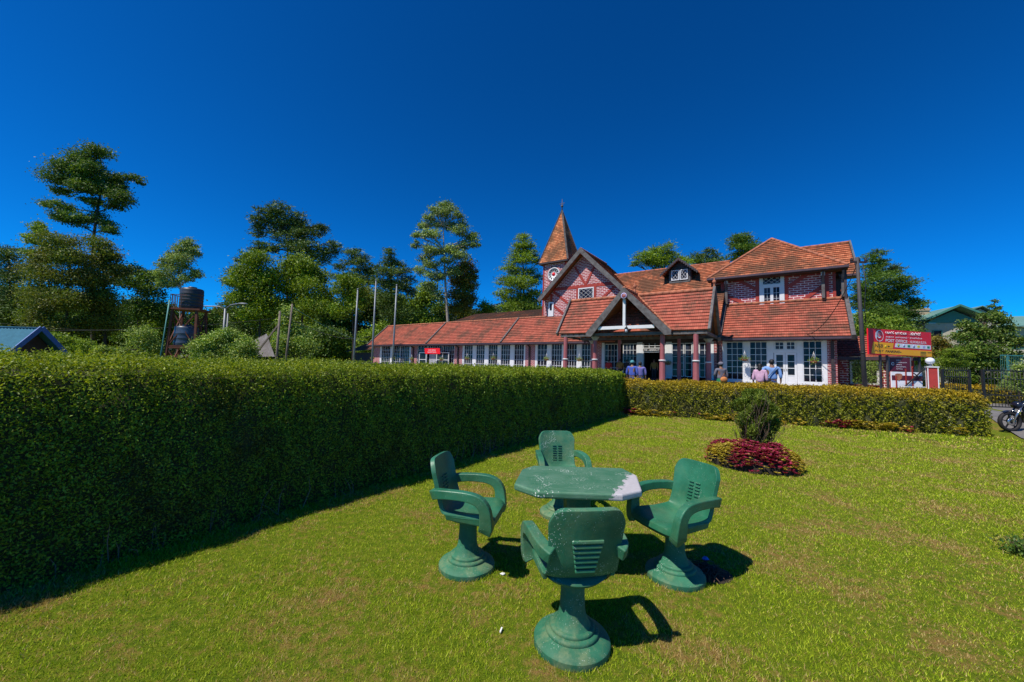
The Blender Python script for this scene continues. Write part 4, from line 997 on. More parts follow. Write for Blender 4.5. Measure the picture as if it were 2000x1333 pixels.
mb = MB()
for i in range(22):
    u = u0 + .3 + i * .47
    if u > u1: break
    mb.bar((u, vf + .05, ze_ - .10), (u, vr, zr_ - .13), .07, .10); mb.bar((u, vb - .05, ze_ - .10), (u, vr, zr_ - .13), .07, .10)
mb.build('rafters', 'rafter', pr_)
finial((-3.9, vr, zr_ + .1), parent=PO, h=.7); finial((-9.15, vr - .1, zr_ + .22), parent=PO, h=.8)
# front gable over the entrance, ridge u=-9.0
gc = -9.0; ga_, gf = 7.18, -4.95; gl, grr, gez = -11.62, -6.05, 4.18
mb = MB(); un = MB()
for uu, s in ((gl, -1), (grr, 1)):
    vj = -4.35
    roofplane(mb, [(gc, gf, ga_), (uu, gf, gez), (uu, -4.36, gez), (gc, -2.25, ga_)], .29, under=un, thick=.05)
pg = mb.build('porch_gable_roof', 'roof_tile', PO); un.build('roof_board', 'soffit', pg)
mb = MB(); ridge(mb, (gc, gf, ga_ + .05), (gc, -2.3, ga_ + .05), .12); 
for uu in (gl, grr): ridge(mb, (uu, -4.40, gez + .12), (gc, -2.25, ga_ + .06), .075)
mb.build('ridge_tiles', 'ridge_tile', pg)
for k, (uu, s) in enumerate(((gl - .12, -1), (grr + .12, 1))):
    mb = MB(); y = gf - .10 - .004 * k; A_ = Vector((uu, y, gez - .22)); Bq = Vector((gc, y, ga_ + .10))
    mb.prism([A_, A_ + Vector((-s * .40, 0, -.02)), Bq + Vector((0, 0, -.50)), Bq, A_ + Vector((0, 0, .28))] if s < 0 else [A_, A_ + Vector((0, 0, .28)), Bq, Bq + Vector((0, 0, -.50)), A_ + Vector((-.40, 0, -.02))], (0, .12, 0)); mb.build('bargeboard', 'grey_timber', pg)
mb = MB(); mb.lathe([(.0, 0), (.21, 0), (.21, -.05), (.0, -.07)], 24, (gc + .05, gf - .11, 6.66), axis='y', capb=False, capt=False); em = mb.build('round_emblem', 'column_paint', PO)
mb = MB(); mb.lathe([(.15, -.071), (.20, -.071), (.20, -.08), (.15, -.08)], 24, (gc + .05, gf - .11, 6.66), axis='y', capb=False, capt=False); mb.build('emblem_rim', 'logo_lilac', em)
mb = MB(); mb.box(gc - .10, gc + .08, gf + .05, gf + .2, 4.65, 6.6); mb.box(-10.9, -7.0, gf + .04, gf + .22, 4.42, 4.64); mb.build('tie_beam', 'white_paint', PO, bevel=.01)
mb = MB(); mb.box(-11.9, -6.1, -4.6, -4.35, 4.02, 4.2); mb.box(-14.2, -4.0, -4.28, -4.05, 4.03, 4.24); mb.box(-14.2, -4.0, -1.1, -.9, 4.0, 4.2); mb.box(-14.2, -14.05, -4.05, .8, 4.03, 4.2); mb.box(-4.15, -4.0, -4.05, .8, 4.03, 4.2); mb.build('porch_beam', 'grey_timber', PO)
# columns
def column(u, v, w, top, cap=False, split=True, lip=True):
    mb = MB(); n = 8; r = w / 2 / cos(pi / 8)
    def octo(rr, z): return [(u + rr * cos(pi / 8 + i * pi / 4), v + rr * sin(pi / 8 + i * pi / 4), z) for i in range(8)]
    zs = [(r * 1.06, .9), (r * 1.04, 2.33), (r * .88, 2.36), (r * .86, top)]
    vs = [p for rr, z in zs for p in octo(rr, z)]
    mb.add(vs, [(i * 8 + j, i * 8 + (j + 1) % 8, (i + 1) * 8 + (j + 1) % 8, (i + 1) * 8 + j) for i in range(3) for j in range(8)] + [tuple(range(24, 32))])
    c = mb.build('column', 'column_paint', PO)
    if lip: mb = MB(); mb.lathe([(r * .9, 2.30), (r * 1.28, 2.31), (r * 1.28, 2.38), (r * .9, 2.39)], 16, (u, v, 0)); mb.build('ring', 'white_paint', c)
    if cap: mb = MB(); mb.lathe([(r * .9, top - .30), (r * 1.05, top - .28), (r * 1.1, top - .2), (r * 1.7, top - .10), (r * 1.8, top - .02), (r * .5, top - .01)], 16, (u, v, 0), capb=False); mb.build('capital', 'concrete', c)
for u, cap in ((-13.80, False), (-11.40, True), (-6.68, False), (-4.66, False)): column(u, -4.17, .32, 4.03, cap)
for u in (-13.0, -4.45): column(u, -1.0, .32, 4.0, True)
for u in (-10.75, -6.35): column(u, -1.0, .24, 4.0, False, lip=False)
# ---- annexe on the right
AV = 2.4
mb = MB(); roofplane(mb, [(2.6, AV - .35, 2.85), (6.35, AV - .35, 2.98), (6.6, AV + 1.7, 4.45), (2.6, AV + 1.7, 4.35)], .27); an = mb.build('annexe_roof', 'roof_tile', PO)
mb = MB(); mb.box(2.5, 6.3, AV - .44, AV - .34, 2.70, 2.90); mb.box(2.6, 6.25, AV - .33, AV + .9, 2.72, 2.82); mb.build('gutter', 'gutter', an)
mb = MB(); mb.box(2.48, 3.15, AV, AV + .2, .6, 2.8); mb.box(4.66, 5.02, AV - .04, AV + .25, .6, 2.8); mb.box(3.15, 4.66, AV, AV + .2, .6, 1.0); mb.build('annexe_wall', 'brick_wall', PO)
mb = MB(); mb.box(3.1, 4.6, AV - .06, AV - .005, .98, 1.16); 
for u in (2.62, 4.62, 5.06, 6.0): mb.box(u - .06, u + .06, AV - .22, AV - .07, .8, 2.8)
mb.bar((2.6, AV - .3, 2.75), (2.95, AV - .3, 1.9), .10); mb.build('annexe_posts', 'red_timber', PO)
window(3.2, 4.56, 1.17, 2.62, AV, 1, 1, .11); mb = MB(); mb.box(2.5, 6.2, AV + .9, AV + 3.5, .6, 2.8); mb.build('inner_wall', 'dark_room', PO)
def lettering(txt, parent, mat, origin, xdir, zdir, height, width=None, name='lettering', shear=0, bold=0.0, extr=.004):
    cu = bpy.data.curves.new('t', 'FONT'); cu.body = txt; cu.size = 1.0; cu.extrude = 0; cu.shear = shear; cu.offset = bold
    o = bpy.data.objects.new('t', cu); COL.objects.link(o); dg = bpy.context.evaluated_depsgraph_get(); me = bpy.data.meshes.new_from_object(o.evaluated_get(dg))
    COL.objects.unlink(o); bpy.data.objects.remove(o)
    xs = [v.co.x for v in me.vertices]; ys = [v.co.y for v in me.vertices]
    if not xs: return
    x0, x1, y0, y1 = min(xs), max(xs), min(ys), max(ys); sy = height / (y1 - y0); sx = (width / (x1 - x0)) if width else sy
    X = Vector(xdir).normalized(); Z = Vector(zdir).normalized(); O = Vector(origin)
    for v in me.vertices: v.co = O + X * ((v.co.x - x0) * sx) + Z * ((v.co.y - y0) * sy)
    me.materials.clear(); me.materials.append(MATS[mat]); ob = bpy.data.objects.new(name, me); COL.objects.link(ob); ob.parent = parent
    return ob
lettering('THE - GENERAL OFFICE', nbo, 'sign_white', (-9.38, WV - .066, 3.22), (1, 0, 0), (0, 0, 1), .14, 1.50)
# ------------------------------------------------------------------ trees
def limb(mb, a, b, r0, r1, sag=.1, n=5):
    a = Vector(a); b = Vector(b); L = (b - a).length; off = Vector((random.gauss(0, .06), random.gauss(0, .06), sag)) * L
    pts = [a + (b - a) * (i / n) + off * sin(pi * i / n) for i in range(n + 1)]; mb.tube(pts, [r0 + (r1 - r0) * i / n for i in range(n + 1)], 6, cap=False)
def tree(name, label, cat, Y, foot, stem, clusters, leaf, bark='bark_dark', style='broad', tr=.25, card=5.0, dens=1.0, group=None, zb=None, seed=None, depth=.8, limbs=True):
    """foot px x; stem: list of (px,py) up the trunk; clusters: (cx,cy,rx,ry[,dy]) in photo pixels at distance Y, turned into metres"""
    reseed(seed if seed is not None else int(Y * 13 + foot))
    px = Y / FPX; card = card * .74
    f = at(foot, 700, Y); zb = gz(f.x, Y) if zb is None else zb
    root = thing(name, label, cat, (f.x, Y, zb), 0, group)
    O = Vector((f.x, Y, zb)); pts = [Vector((0, 0, -.3))] + [at(x, y, Y) - O for x, y in stem]
    mb = MB(); n = len(pts); mb.tube(pts, [tr * .85 * (1 - .8 * i / max(1, n - 1)) for i in range(n)], 9, cap=False)
    out = []
    for c in clusters:
        cx, cy, rx, ry = c[:4]; C = at(cx, cy, Y) - O; ry = ry * 1.2; dy = c[4] if len(c) > 4 else random.uniform(-1, 1) * depth * .6; C.y += dy * rx * px
        RX, RZ = rx * px, ry * px; RY = RX * depth
        if limbs:
            a = min(pts[1:], key=lambda p: abs(p.z - (C.z - RX * .5)) + (p - C).length * .3)
            limb(mb, a, C + Vector((0, 0, -RZ * .3)), max(.03, tr * .30), .03, .05)
            for k in range(4): limb(mb, a + (C - a) * .6, C + Vector((random.uniform(-.7, .7) * RX, random.uniform(-.7, .7) * RY, random.uniform(-.2, .5) * RZ)), max(.02, tr * .16), .015, .05, 3)
        area = rx * ry * pi; s = card * px * random.uniform(.9, 1.1); nl = int(max(160, area / (card * card) * 16 * dens))
        m = max(8, int(area / {'pine': 34, 'tuft': 30, 'broad': 34}[style]))
        u = unit(RNG.normal(size=(m, 3))); r = (.35 + .65 * RNG.random(m) ** .6); cen = u * r[:, None] * np.array([RX, RY, RZ]) * .88
        if style in ('broad', 'tuft'): cen[:, 2] = np.where(cen[:, 2] < -.45 * RZ, -.45 * RZ * RNG.random(m), cen[:, 2])
        k = RNG.integers(0, m, nl); sub = min(RX, RZ * 1.5) * {'broad': .165, 'pine': .15, 'tuft': .15}[style] + s * .3
        fl = {'broad': .85, 'pine': .5, 'tuft': .65}[style]
        g = RNG.normal(size=(nl, 3)); 
        P = cen[k] + g * np.array([sub * (1.5 if style == 'pine' else 1.15), sub * 1.2, sub * fl])
        P += np.array(C)
        k2 = RNG.random(nl) < .10; P[k2] += RNG.normal(size=(int(k2.sum()), 3)) * np.array([RX, RY, RZ]) * .30
        if limbs: k3 = RNG.random(nl) < .09; q3 = RNG.random((int(k3.sum()), 1)) * .6 + .35; P[k3] = np.array(a) + (np.array(C) - np.array(a)) * q3 + RNG.normal(size=(int(k3.sum()), 3)) * sub * 1.1
        d = unit(P - np.array(C) + np.array([0, 0, RZ * .4])); sz = s * (.55 + .9 * RNG.random(nl))
        if style == 'pine': out.append(leafquads(P, sz * 1.25, .26, nrm=np.tile([0, 0, 1.], (nl, 1)), nbias=.3, adir=unit(g * np.array([1, 1, .25]) + np.array([0, 0, .3])), abias=.6))
        else: out.append(leafquads(P, sz, .55, nrm=d, nbias=.35))
    mb.build('trunk', bark, root); quads('crown', np.concatenate(out), leaf, root)
    return root
G1 = 'trees behind the tall hedge'
# far backdrop: wooded hill
mb = MB(); hx = np.linspace(-420, 620, 105); rows_ = 24
def hillz(x, q):
    r = 38 + 10 * sin(x * .013 + .5) + 6 * sin(x * .031 + 2) + 4 * sin(x * .07)
    if x > 250: r += 4 * smooth((x - 250) / 120) * (1 - .6 * smooth((x - 470) / 120))
    if x < -60: r -= 8 * smooth((-60 - x) / 100)
    if 10 < x < 120: r -= 16 * sin((x - 10) / 110 * pi)
    return r * smooth(q)
vs = [(x, 190 + q * 130 + 12 * sin(x * .02), hillz(x, q) + 2.2 * sin(x * .21 + q * 9) * q) for q in np.linspace(0, 1, rows_) for x in hx]; nh = len(hx)
mb.add(vs, [(j * nh + i, j * nh + i + 1, (j + 1) * nh + i + 1, (j + 1) * nh + i) for j in range(rows_ - 1) for i in range(nh - 1)], True)
plain('hill_ground', (.03, .045, .02), .95, .4, .05, bumpd=0)
tag(mb.build('wooded_hill', 'hill_ground'), kind='structure')
reseed(77)
nC = 1500; X = -420 + 1040 * RNG.random(nC); Q = RNG.random(nC); out = []
for x, q in zip(X, Q):
    if q < .12 and False: continue
    y = 190 + q * 130; z = hillz(x, q); R = 4.5 + 3 * random.random(); n = 90
    u = unit(RNG.normal(size=(n, 3))); u[:, 2] = np.abs(u[:, 2]); P = np.array([x, y, z + R * .3]) + u * R * np.array([1, .8, 1.1]) * (.7 + .4 * RNG.random((n, 1))); out.append(leafquads(P, 1.9 * (.6 + .8 * RNG.random(n)), .6, nrm=u, nbias=.4))
tag(quads('hill_forest', np.concatenate(out), 'leaf_haze'), 'distant forest covering the hillside', 'forest', kind='stuff')
# understorey: individual shrubs and trees filling between trunks
UG = 'dark understorey trees behind the post office'
reseed(88)
def filler(k, px_, top, half, Y, leaf, label):
    c = []
    hgt = 690 - top
    for i in range(10):
        f = (i + .3) / 10; c.append((px_ + random.uniform(-.8, .8) * half, top + hgt * f * .95 + half * .3, half * random.uniform(.5, .85), half * random.uniform(.38, .6)))
    tree('broadleaf_tree', label, 'tree', Y, px_, [(px_, 660), (px_ + 4, top + hgt * .5)], c, leaf, 'bark_dark', 'broad', .22, 5.5, 1.1, UG, seed=900 + k)
fl = [(5, 560, 40, 70), (70, 590, 40, 76), (140, 600, 42, 72), (215, 590, 45, 78), (275, 585, 40, 74), (318, 600, 34, 70), (405, 610, 32, 66), (445, 600, 34, 74), (520, 590, 42, 80), (600, 585, 45, 78), (660, 585, 40, 76),
      (720, 560, 40, 78), (765, 570, 36, 82), (815, 560, 38, 80), (850, 590, 32, 86), (905, 600, 30, 88), (640, 640, 34, 66), (745, 630, 36, 64), (1010, 590, 30, 84)]
LB = {0: 'dark shaded tree low in the wood at %s'}
where = ['the left edge of the picture', 'behind the blue roofed house', 'right of the blue roofed house', 'under the acacias', 'left of the water tanks', 'just behind the rusty water tower', 'behind the street lamp', 'between street lamp and tallest pine', 'under the first bright tree', 'under the second bright tree', 'left of the first flagpole',
         'behind the first flagpole', 'behind the third flagpole', 'left of the tall eucalyptus', 'at the foot of the eucalyptus', 'under the brown tree', 'behind the brown shed', 'behind the far end of the long roof', 'left of the clock tower pine']
for k, (a, b, c, Yd) in enumerate(fl):
    filler(k, a, b, c, Yd, ['leaf_dark', 'leaf_mid', 'leaf_dark', 'leaf_olive'][k % 4], 'low dark tree %s' % where[k])
T = tree
T('conifer_tree', 'dark conifer cut off by the left edge of the picture', 'tree', 58, 20, [(22, 640), (18, 520), (14, 480)], [(12, 497, 38, 16), (5, 525, 34, 18), (25, 550, 34, 18), (12, 580, 40, 20), (30, 610, 42, 22), (10, 640, 40, 26)], 'leaf_pine', style='pine', group=G1)
T('umbrella_tree', 'tallest left tree, windswept with open layered crown against the sky', 'tree', 60, 182, [(182, 600), (182, 500), (184, 455), (190, 415), (196, 380), (200, 340), (196, 310)],
  [(196, 301, 27, 13), (165, 312, 30, 15), (138, 330, 28, 18), (122, 352, 28, 16), (112, 372, 20, 8), (155, 350, 34, 18), (190, 335, 26, 14), (206, 352, 28, 12), (168, 388, 22, 8), (232, 350, 16, 10), (192, 398, 16, 7), (178, 372, 30, 12), (214, 372, 26, 16), (240, 388, 24, 15), (222, 400, 22, 8), (236, 365, 10, 7), (262, 348, 15, 7), (276, 357, 8, 5),
   (128, 410, 32, 10), (112, 425, 18, 8), (150, 430, 32, 12), (180, 425, 22, 14), (208, 440, 18, 10), (218, 452, 12, 8)], 'leaf_dark', style='tuft', tr=.34, card=4.5, dens=1.15, group=G1)
T('slender_tree', 'thin small crowned tree left of the tallest left tree', 'tree', 57, 80, [(80, 600), (78, 520), (76, 470)], [(72, 445, 15, 13), (85, 455, 12, 10), (68, 470, 18, 12), (92, 480, 14, 8), (58, 495, 16, 10), (100, 505, 24, 14)], 'leaf_mid', style='tuft', tr=.14, card=4.5, dens=.9, group=G1)
T('acacia_tree', 'broad olive feathery tree under the tallest left tree', 'tree', 50, 130, [(130, 660), (132, 560), (140, 500)], [(130, 475, 38, 16), (105, 500, 40, 18), (150, 505, 40, 20), (80, 530, 30, 20), (120, 540, 45, 22), (165, 545, 30, 22), (70, 570, 34, 22), (110, 590, 45, 26), (150, 590, 36, 24), (75, 620, 30, 22), (110, 640, 50, 26)], 'leaf_olive', style='tuft', tr=.3, card=4.5, dens=1.0, group=G1)
T('acacia_tree', 'dense olive tree right of the broad feathery one', 'tree', 53, 205, [(205, 660), (204, 560), (200, 500)], [(195, 480, 30, 14), (215, 500, 24, 14), (185, 515, 34, 18), (222, 530, 22, 16), (200, 550, 36, 20), (180, 585, 30, 20), (215, 590, 34, 24), (195, 630, 42, 28)], 'leaf_olive', style='tuft', tr=.28, card=4.5, group=G1)
T('flat_tree', 'dark flat topped tree between the olive trees and the water tower', 'tree', 62, 270, [(270, 640), (268, 570)], [(250, 528, 30, 12), (282, 535, 32, 11), (305, 545, 22, 12), (262, 555, 34, 14), (295, 570, 26, 16), (265, 600, 38, 24), (300, 610, 30, 24)], 'leaf_dark', style='tuft', tr=.22, card=4.8, dens=.85, group=G1)
T('gum_tree', 'round topped eucalyptus rising behind the rusty water tower', 'tree', 46, 352, [(352, 640), (352, 560), (355, 500)], [(366, 477, 17, 11), (350, 490, 18, 12), (376, 492, 13, 12), (332, 502, 16, 12), (362, 508, 22, 12), (318, 515, 14, 13), (340, 522, 22, 12), (382, 535, 14, 9), (368, 545, 14, 8), (325, 535, 18, 12), (338, 552, 14, 14), (318, 555, 12, 10)], 'leaf_bluegreen', 'bark_pale', style='tuft', tr=.15, card=4.2, dens=1.0, group=G1, seed=46352)
T('pine_tree', 'tallest dark pine with wide open crown behind the bright trees', 'tree', 66, 563, [(560, 640), (562, 540), (562, 490), (558, 450)], [(553, 410, 22, 10), (530, 420, 30, 11), (572, 425, 24, 12), (512, 432, 22, 10), (548, 438, 44, 14), (505, 448, 14, 7), (590, 440, 12, 7), (615, 447, 20, 9), (603, 458, 26, 10), (560, 462, 46, 12), (500, 458, 14, 6), (628, 442, 10, 6), (520, 485, 24, 10), (575, 482, 30, 10), (608, 486, 34, 10), (640, 490, 22, 12), (655, 478, 12, 8), (600, 500, 44, 14), (505, 490, 18, 10)], 'leaf_pine', style='pine', tr=.38, card=5.5, dens=1.05, group=G1)
T('cypress_tree', 'pointed dark conifer at the left of the bright green trees', 'tree', 60, 480, [(480, 650), (478, 560)], [(478, 515, 14, 10), (465, 535, 18, 9), (450, 552, 22, 8), (478, 560, 24, 14), (462, 582, 26, 12), (448, 600, 16, 8), (475, 610, 34, 18), (465, 640, 38, 22)], 'leaf_pine', style='pine', tr=.25, card=5.2, group=G1)
T('maple_tree', 'bright green leafy tree, left one of the pair below the tallest pine', 'tree', 48, 508, [(508, 660), (506, 590), (504, 550)], [(490, 505, 20, 12), (512, 510, 24, 14), (478, 528, 26, 15), (505, 535, 34, 18), (470, 552, 24, 16), (525, 545, 20, 18), (495, 562, 36, 18), (475, 585, 26, 16), (515, 585, 32, 20), (500, 612, 36, 18)], 'leaf_bright', card=4.8, tr=.24, dens=1.15, group=G1)
T('maple_tree', 'bright green leafy tree, right one of the pair below the tallest pine', 'tree', 50, 590, [(590, 660), (590, 600), (588, 560)], [(580, 512, 26, 14), (604, 522, 22, 14), (562, 530, 26, 16), (592, 540, 34, 18), (622, 540, 18, 16), (565, 560, 30, 18), (610, 565, 32, 18), (634, 580, 18, 18), (580, 590, 36, 20), (615, 600, 30, 18)], 'leaf_bright', card=4.8, tr=.24, dens=1.15, group=G1)
T('lime_tree', 'yellow green tree just left of the first flagpole', 'tree', 44, 690, [(690, 660), (688, 600)], [(676, 545, 16, 10), (690, 555, 24, 12), (668, 565, 20, 14), (700, 572, 16, 10), (680, 582, 24, 14), (706, 590, 14, 10), (695, 600, 20, 12), (640, 600, 16, 12), (664, 610, 22, 16)], 'leaf_bright', card=4.6, tr=.16, group=G1)
T('pine_tree', 'open dark pine above the yellow green tree', 'tree', 64, 697, [(697, 640), (698, 560), (697, 505)], [(690, 494, 20, 7), (705, 503, 24, 8), (680, 512, 18, 7), (715, 515, 22, 8), (665, 520, 18, 8), (700, 527, 26, 9), (722, 532, 18, 9), (655, 540, 14, 7), (690, 545, 30, 10), (725, 550, 20, 12)], 'leaf_pine', style='pine', tr=.24, card=5, group=G1)
T('pine_tree', 'spiky dark pine behind the third flagpole', 'tree', 62, 765, [(765, 640), (765, 560), (764, 500)], [(762, 495, 12, 8), (756, 508, 20, 8), (774, 516, 20, 8), (750, 522, 22, 8), (788, 530, 18, 8), (765, 537, 30, 10), (795, 545, 18, 8), (745, 552, 26, 10), (780, 560, 30, 12), (800, 570, 16, 10), (760, 582, 36, 14), (775, 610, 40, 18)], 'leaf_pine', style='pine', tr=.28, card=5, group=G1)
T('gum_tree', 'tall pale trunked eucalyptus rising above the long wing roof', 'tree', 56, 875, [(876, 640), (872, 590), (869, 540), (867, 490), (866, 440)],
  [(868, 399, 18, 8), (848, 410, 14, 8), (880, 410, 16, 9), (866, 420, 20, 9), (893, 425, 14, 10), (838, 425, 14, 9), (850, 435, 20, 9), (878, 440, 18, 8), (905, 438, 12, 10), (826, 442, 12, 9), (898, 455, 20, 10), (921, 462, 14, 10), (845, 460, 22, 9), (815, 460, 12, 8), (928, 478, 10, 9), (905, 480, 22, 9), (880, 490, 18, 9), (812, 478, 10, 9), (850, 492, 26, 10),
   (828, 505, 18, 9), (900, 502, 20, 10), (872, 510, 18, 8), (845, 520, 22, 9), (822, 530, 16, 8), (850, 540, 26, 9), (885, 530, 16, 9), (835, 560, 20, 10), (852, 580, 14, 8)], 'leaf_bluegreen', 'bark_pale', style='tuft', tr=.34, card=4.2, dens=.95, group=G1)
T('brown_tree', 'brownish yellow tree right of the tall eucalyptus', 'tree', 60, 905, [(905, 650), (906, 590), (908, 550)], [(913, 518, 17, 12), (900, 532, 22, 14), (922, 538, 12, 14), (895, 552, 22, 14), (916, 560, 18, 14), (900, 578, 30, 14), (920, 590, 14, 14), (898, 604, 28, 14)], 'leaf_brown', card=4.5, tr=.2, dens=1.1, group=G1)
T('pine_tree', 'full green pine standing just left of the clock tower', 'tree', 52, 1022, [(1024, 650), (1023, 560), (1020, 480)], [(1022, 466, 14, 9), (1030, 480, 16, 9), (1012, 488, 18, 9), (1034, 496, 18, 9), (1003, 505, 16, 9), (1024, 510, 26, 10), (1052, 508, 10, 10), (998, 525, 20, 10), (1026, 532, 32, 12), (990, 548, 22, 10), (1050, 545, 14, 12), (1015, 556, 36, 13), (985, 574, 18, 10), (1010, 582, 34, 13), (1044, 578, 22, 13), (1020, 604, 46, 12)], 'leaf_mid', style='pine', tr=.3, card=5, dens=1.1, group=G1)
T('bush_tree', 'small bright round tree above the long roof left of the clock tower pine', 'tree', 62, 952, [(952, 650), (952, 615)], [(948, 600, 14, 9), (960, 604, 14, 8), (945, 612, 18, 9)], 'leaf_mid', card=4.5, tr=.12, group=G1)
G2 = 'trees behind the main roof'
T('cypress_tree', 'broad flat crowned tree behind the main roof, left of the dormer', 'tree', 62, 1290, [(1290, 640), (1288, 540)], [(1290, 488, 26, 9), (1270, 496, 26, 10), (1308, 498, 26, 9), (1252, 508, 22, 8), (1285, 510, 34, 12), (1238, 517, 10, 5), (1325, 508, 14, 7), (1330, 515, 24, 9)], 'leaf_mid', style='pine', tr=.3, card=4.6, dens=1.2, group=G2)
T('pine_tree', 'spiky dark pine showing over the roof right of the dormer', 'tree', 66, 1375, [(1375, 640), (1375, 540)], [(1383, 492, 14, 7), (1366, 500, 20, 8), (1392, 503, 18, 7), (1355, 508, 18, 7), (1378, 514, 30, 9)], 'leaf_pine', style='pine', tr=.26, card=4.6, group=G2)
T('cypress_tree', 'dense round crowned tree behind the peak of the hipped roof', 'tree', 60, 1452, [(1452, 640), (1452, 530)], [(1452, 462, 24, 7), (1440, 473, 26, 9), (1468, 474, 22, 9), (1452, 488, 34, 11), (1436, 500, 20, 8), (1470, 497, 18, 8)], 'leaf_dark', style='pine', tr=.3, card=4.6, dens=1.2, group=G2)
G3 = 'trees right of the post office'
T('pine_tree', 'small layered tree top just right of the utility pole', 'tree', 58, 1718, [(1718, 640), (1716, 540)], [(1714, 496, 18, 7), (1700, 507, 18, 8), (1730, 512, 20, 8), (1745, 524, 14, 7), (1706, 522, 22, 9), (1728, 535, 24, 9), (1695, 540, 20, 10)], 'leaf_dark', style='pine', tr=.24, card=4.6, dens=1.1, group=G3)
T('cypress_tree', 'broad dark green cypress behind the red post office sign', 'tree', 46, 1730, [(1730, 690), (1728, 600)], [(1720, 548, 34, 12), (1750, 556, 30, 12), (1694, 560, 28, 13), (1768, 575, 26, 12), (1725, 578, 48, 15), (1682, 590, 24, 16), (1785, 595, 18, 12), (1750, 605, 44, 15), (1700, 612, 38, 16), (1785, 622, 22, 12), (1735, 635, 54, 16), (1690, 648, 34, 16), (1770, 655, 40, 16)], 'leaf_dark', style='pine', tr=.3, card=4.8, dens=1.2, group=G3)
T('lemon_tree', 'lighter green leafy tree beside the utility pole below the cypress', 'tree', 36, 1700, [(1700, 720), (1700, 680)], [(1690, 622, 16, 12), (1706, 632, 22, 12), (1735, 628, 18, 9), (1680, 640, 14, 12), (1700, 655, 26, 14), (1740, 650, 30, 14), (1780, 665, 26, 16), (1770, 690, 34, 18), (1800, 700, 24, 18)], 'leaf_mid', tr=.14, card=4.6, group=G3)
T('mango_tree', 'large glossy leaved tree in front of the green roofed house', 'tree', 30, 1915, [(1915, 760), (1915, 700), (1915, 660)], [(1922, 622, 16, 8), (1945, 625, 18, 9), (1900, 640, 20, 10), (1962, 642, 18, 10), (1880, 658, 18, 10), (1925, 655, 34, 14), (1970, 668, 20, 12), (1888, 682, 26, 14), (1932, 685, 38, 15), (1978, 698, 14, 14), (1905, 708, 38, 15), (1952, 712, 28, 16), (1872, 712, 20, 12), (1925, 742, 38, 16), (1960, 745, 18, 14)], 'leaf_mango', 'bark_brown', tr=.2, card=6.0, dens=1.2, group=G3)
T('slender_tree', 'thin dark leader of a tree poking above the large glossy tree', 'tree', 34, 1944, [(1944, 680), (1944, 600)], [(1944, 588, 6, 4), (1938, 598, 8, 4), (1952, 603, 8, 4), (1943, 612, 12, 5)], 'leaf_dark', style='tuft', tr=.08, card=3.6, dens=.8, group=G3)
T('cedar_shrub', 'feathery light green conifer beside the gate pillar', 'shrub', 24, 1862, [(1862, 760), (1862, 720)], [(1850, 688, 22, 7), (1872, 695, 24, 8), (1845, 703, 22, 8), (1866, 712, 30, 9), (1850, 728, 26, 12), (1880, 735, 22, 12)], 'leaf_mid', style='pine', tr=.08, card=4.0, group=G3)
T('reddish_shrub', 'reddish brown twiggy shrub behind the right end of the red sign', 'shrub', 33, 1832, [(1832, 720), (1832, 690)], [(1828, 668, 14, 10), (1840, 675, 12, 10), (1832, 690, 16, 12)], 'leaf_brown', tr=.08, card=4.2, group=G3)
T('rhododendron_bush', 'large rounded pale leaved bush beside the water tower', 'bush', 19, 442, [(442, 700), (442, 690)], [(440, 655, 26, 10), (415, 666, 26, 11), (462, 664, 26, 12), (400, 680, 24, 12), (440, 678, 40, 14), (480, 680, 26, 12), (395, 692, 20, 12), (430, 698, 40, 14), (475, 698, 34, 14)], 'leaf_bush', tr=.08, card=4.4, dens=1.35, group=None)
T('climber_bush', 'bright green creeper covered bush behind the two wooden poles', 'bush', 32, 575, [(575, 700), (575, 650)], [(565, 610, 14, 14), (560, 635, 14, 14), (575, 650, 22, 14), (560, 670, 24, 14), (590, 668, 26, 12), (540, 665, 14, 14), (605, 680, 20, 12), (525, 685, 12, 12)], 'leaf_bush', tr=.08, card=4.6, dens=1.1)
T('garden_bush', 'mid green bush right behind the blue roofed house', 'bush', 30, 125, [(125, 690), (125, 670)], [(112, 662, 18, 10), (135, 668, 20, 10), (160, 675, 18, 10), (105, 678, 22, 10), (150, 684, 26, 10)], 'leaf_mid', tr=.06, card=4.5)
T('garden_bush', 'pale leafy bush between the blue roof and the water tower', 'bush', 28, 225, [(225, 700), (225, 690)], [(205, 682, 18, 6), (230, 684, 22, 6), (250, 686, 16, 6), (285, 660, 24, 20), (300, 680, 20, 14)], 'leaf_bush', tr=.05, card=3.8)
T('trimmed_shrub', 'clipped round yellow green shrub at the right edge behind the gate', 'shrub', 21, 1990, [(1990, 770), (1990, 750)], [(1992, 722, 16, 14), (2002, 735, 20, 16), (1990, 745, 16, 14), (2006, 755, 18, 14)], 'leaf_bush', tr=.05, card=4.2)
T('palm_lily', 'spiky pale green leaved plant behind the gate', 'plant', 20.5, 1966, [(1966, 775), (1966, 765)], [(1958, 757, 8, 5), (1975, 758, 10, 5), (1966, 752, 9, 6)], 'leaf_bluegreen', style='pine', tr=.03, card=4.0, dens=.8, limbs=False)
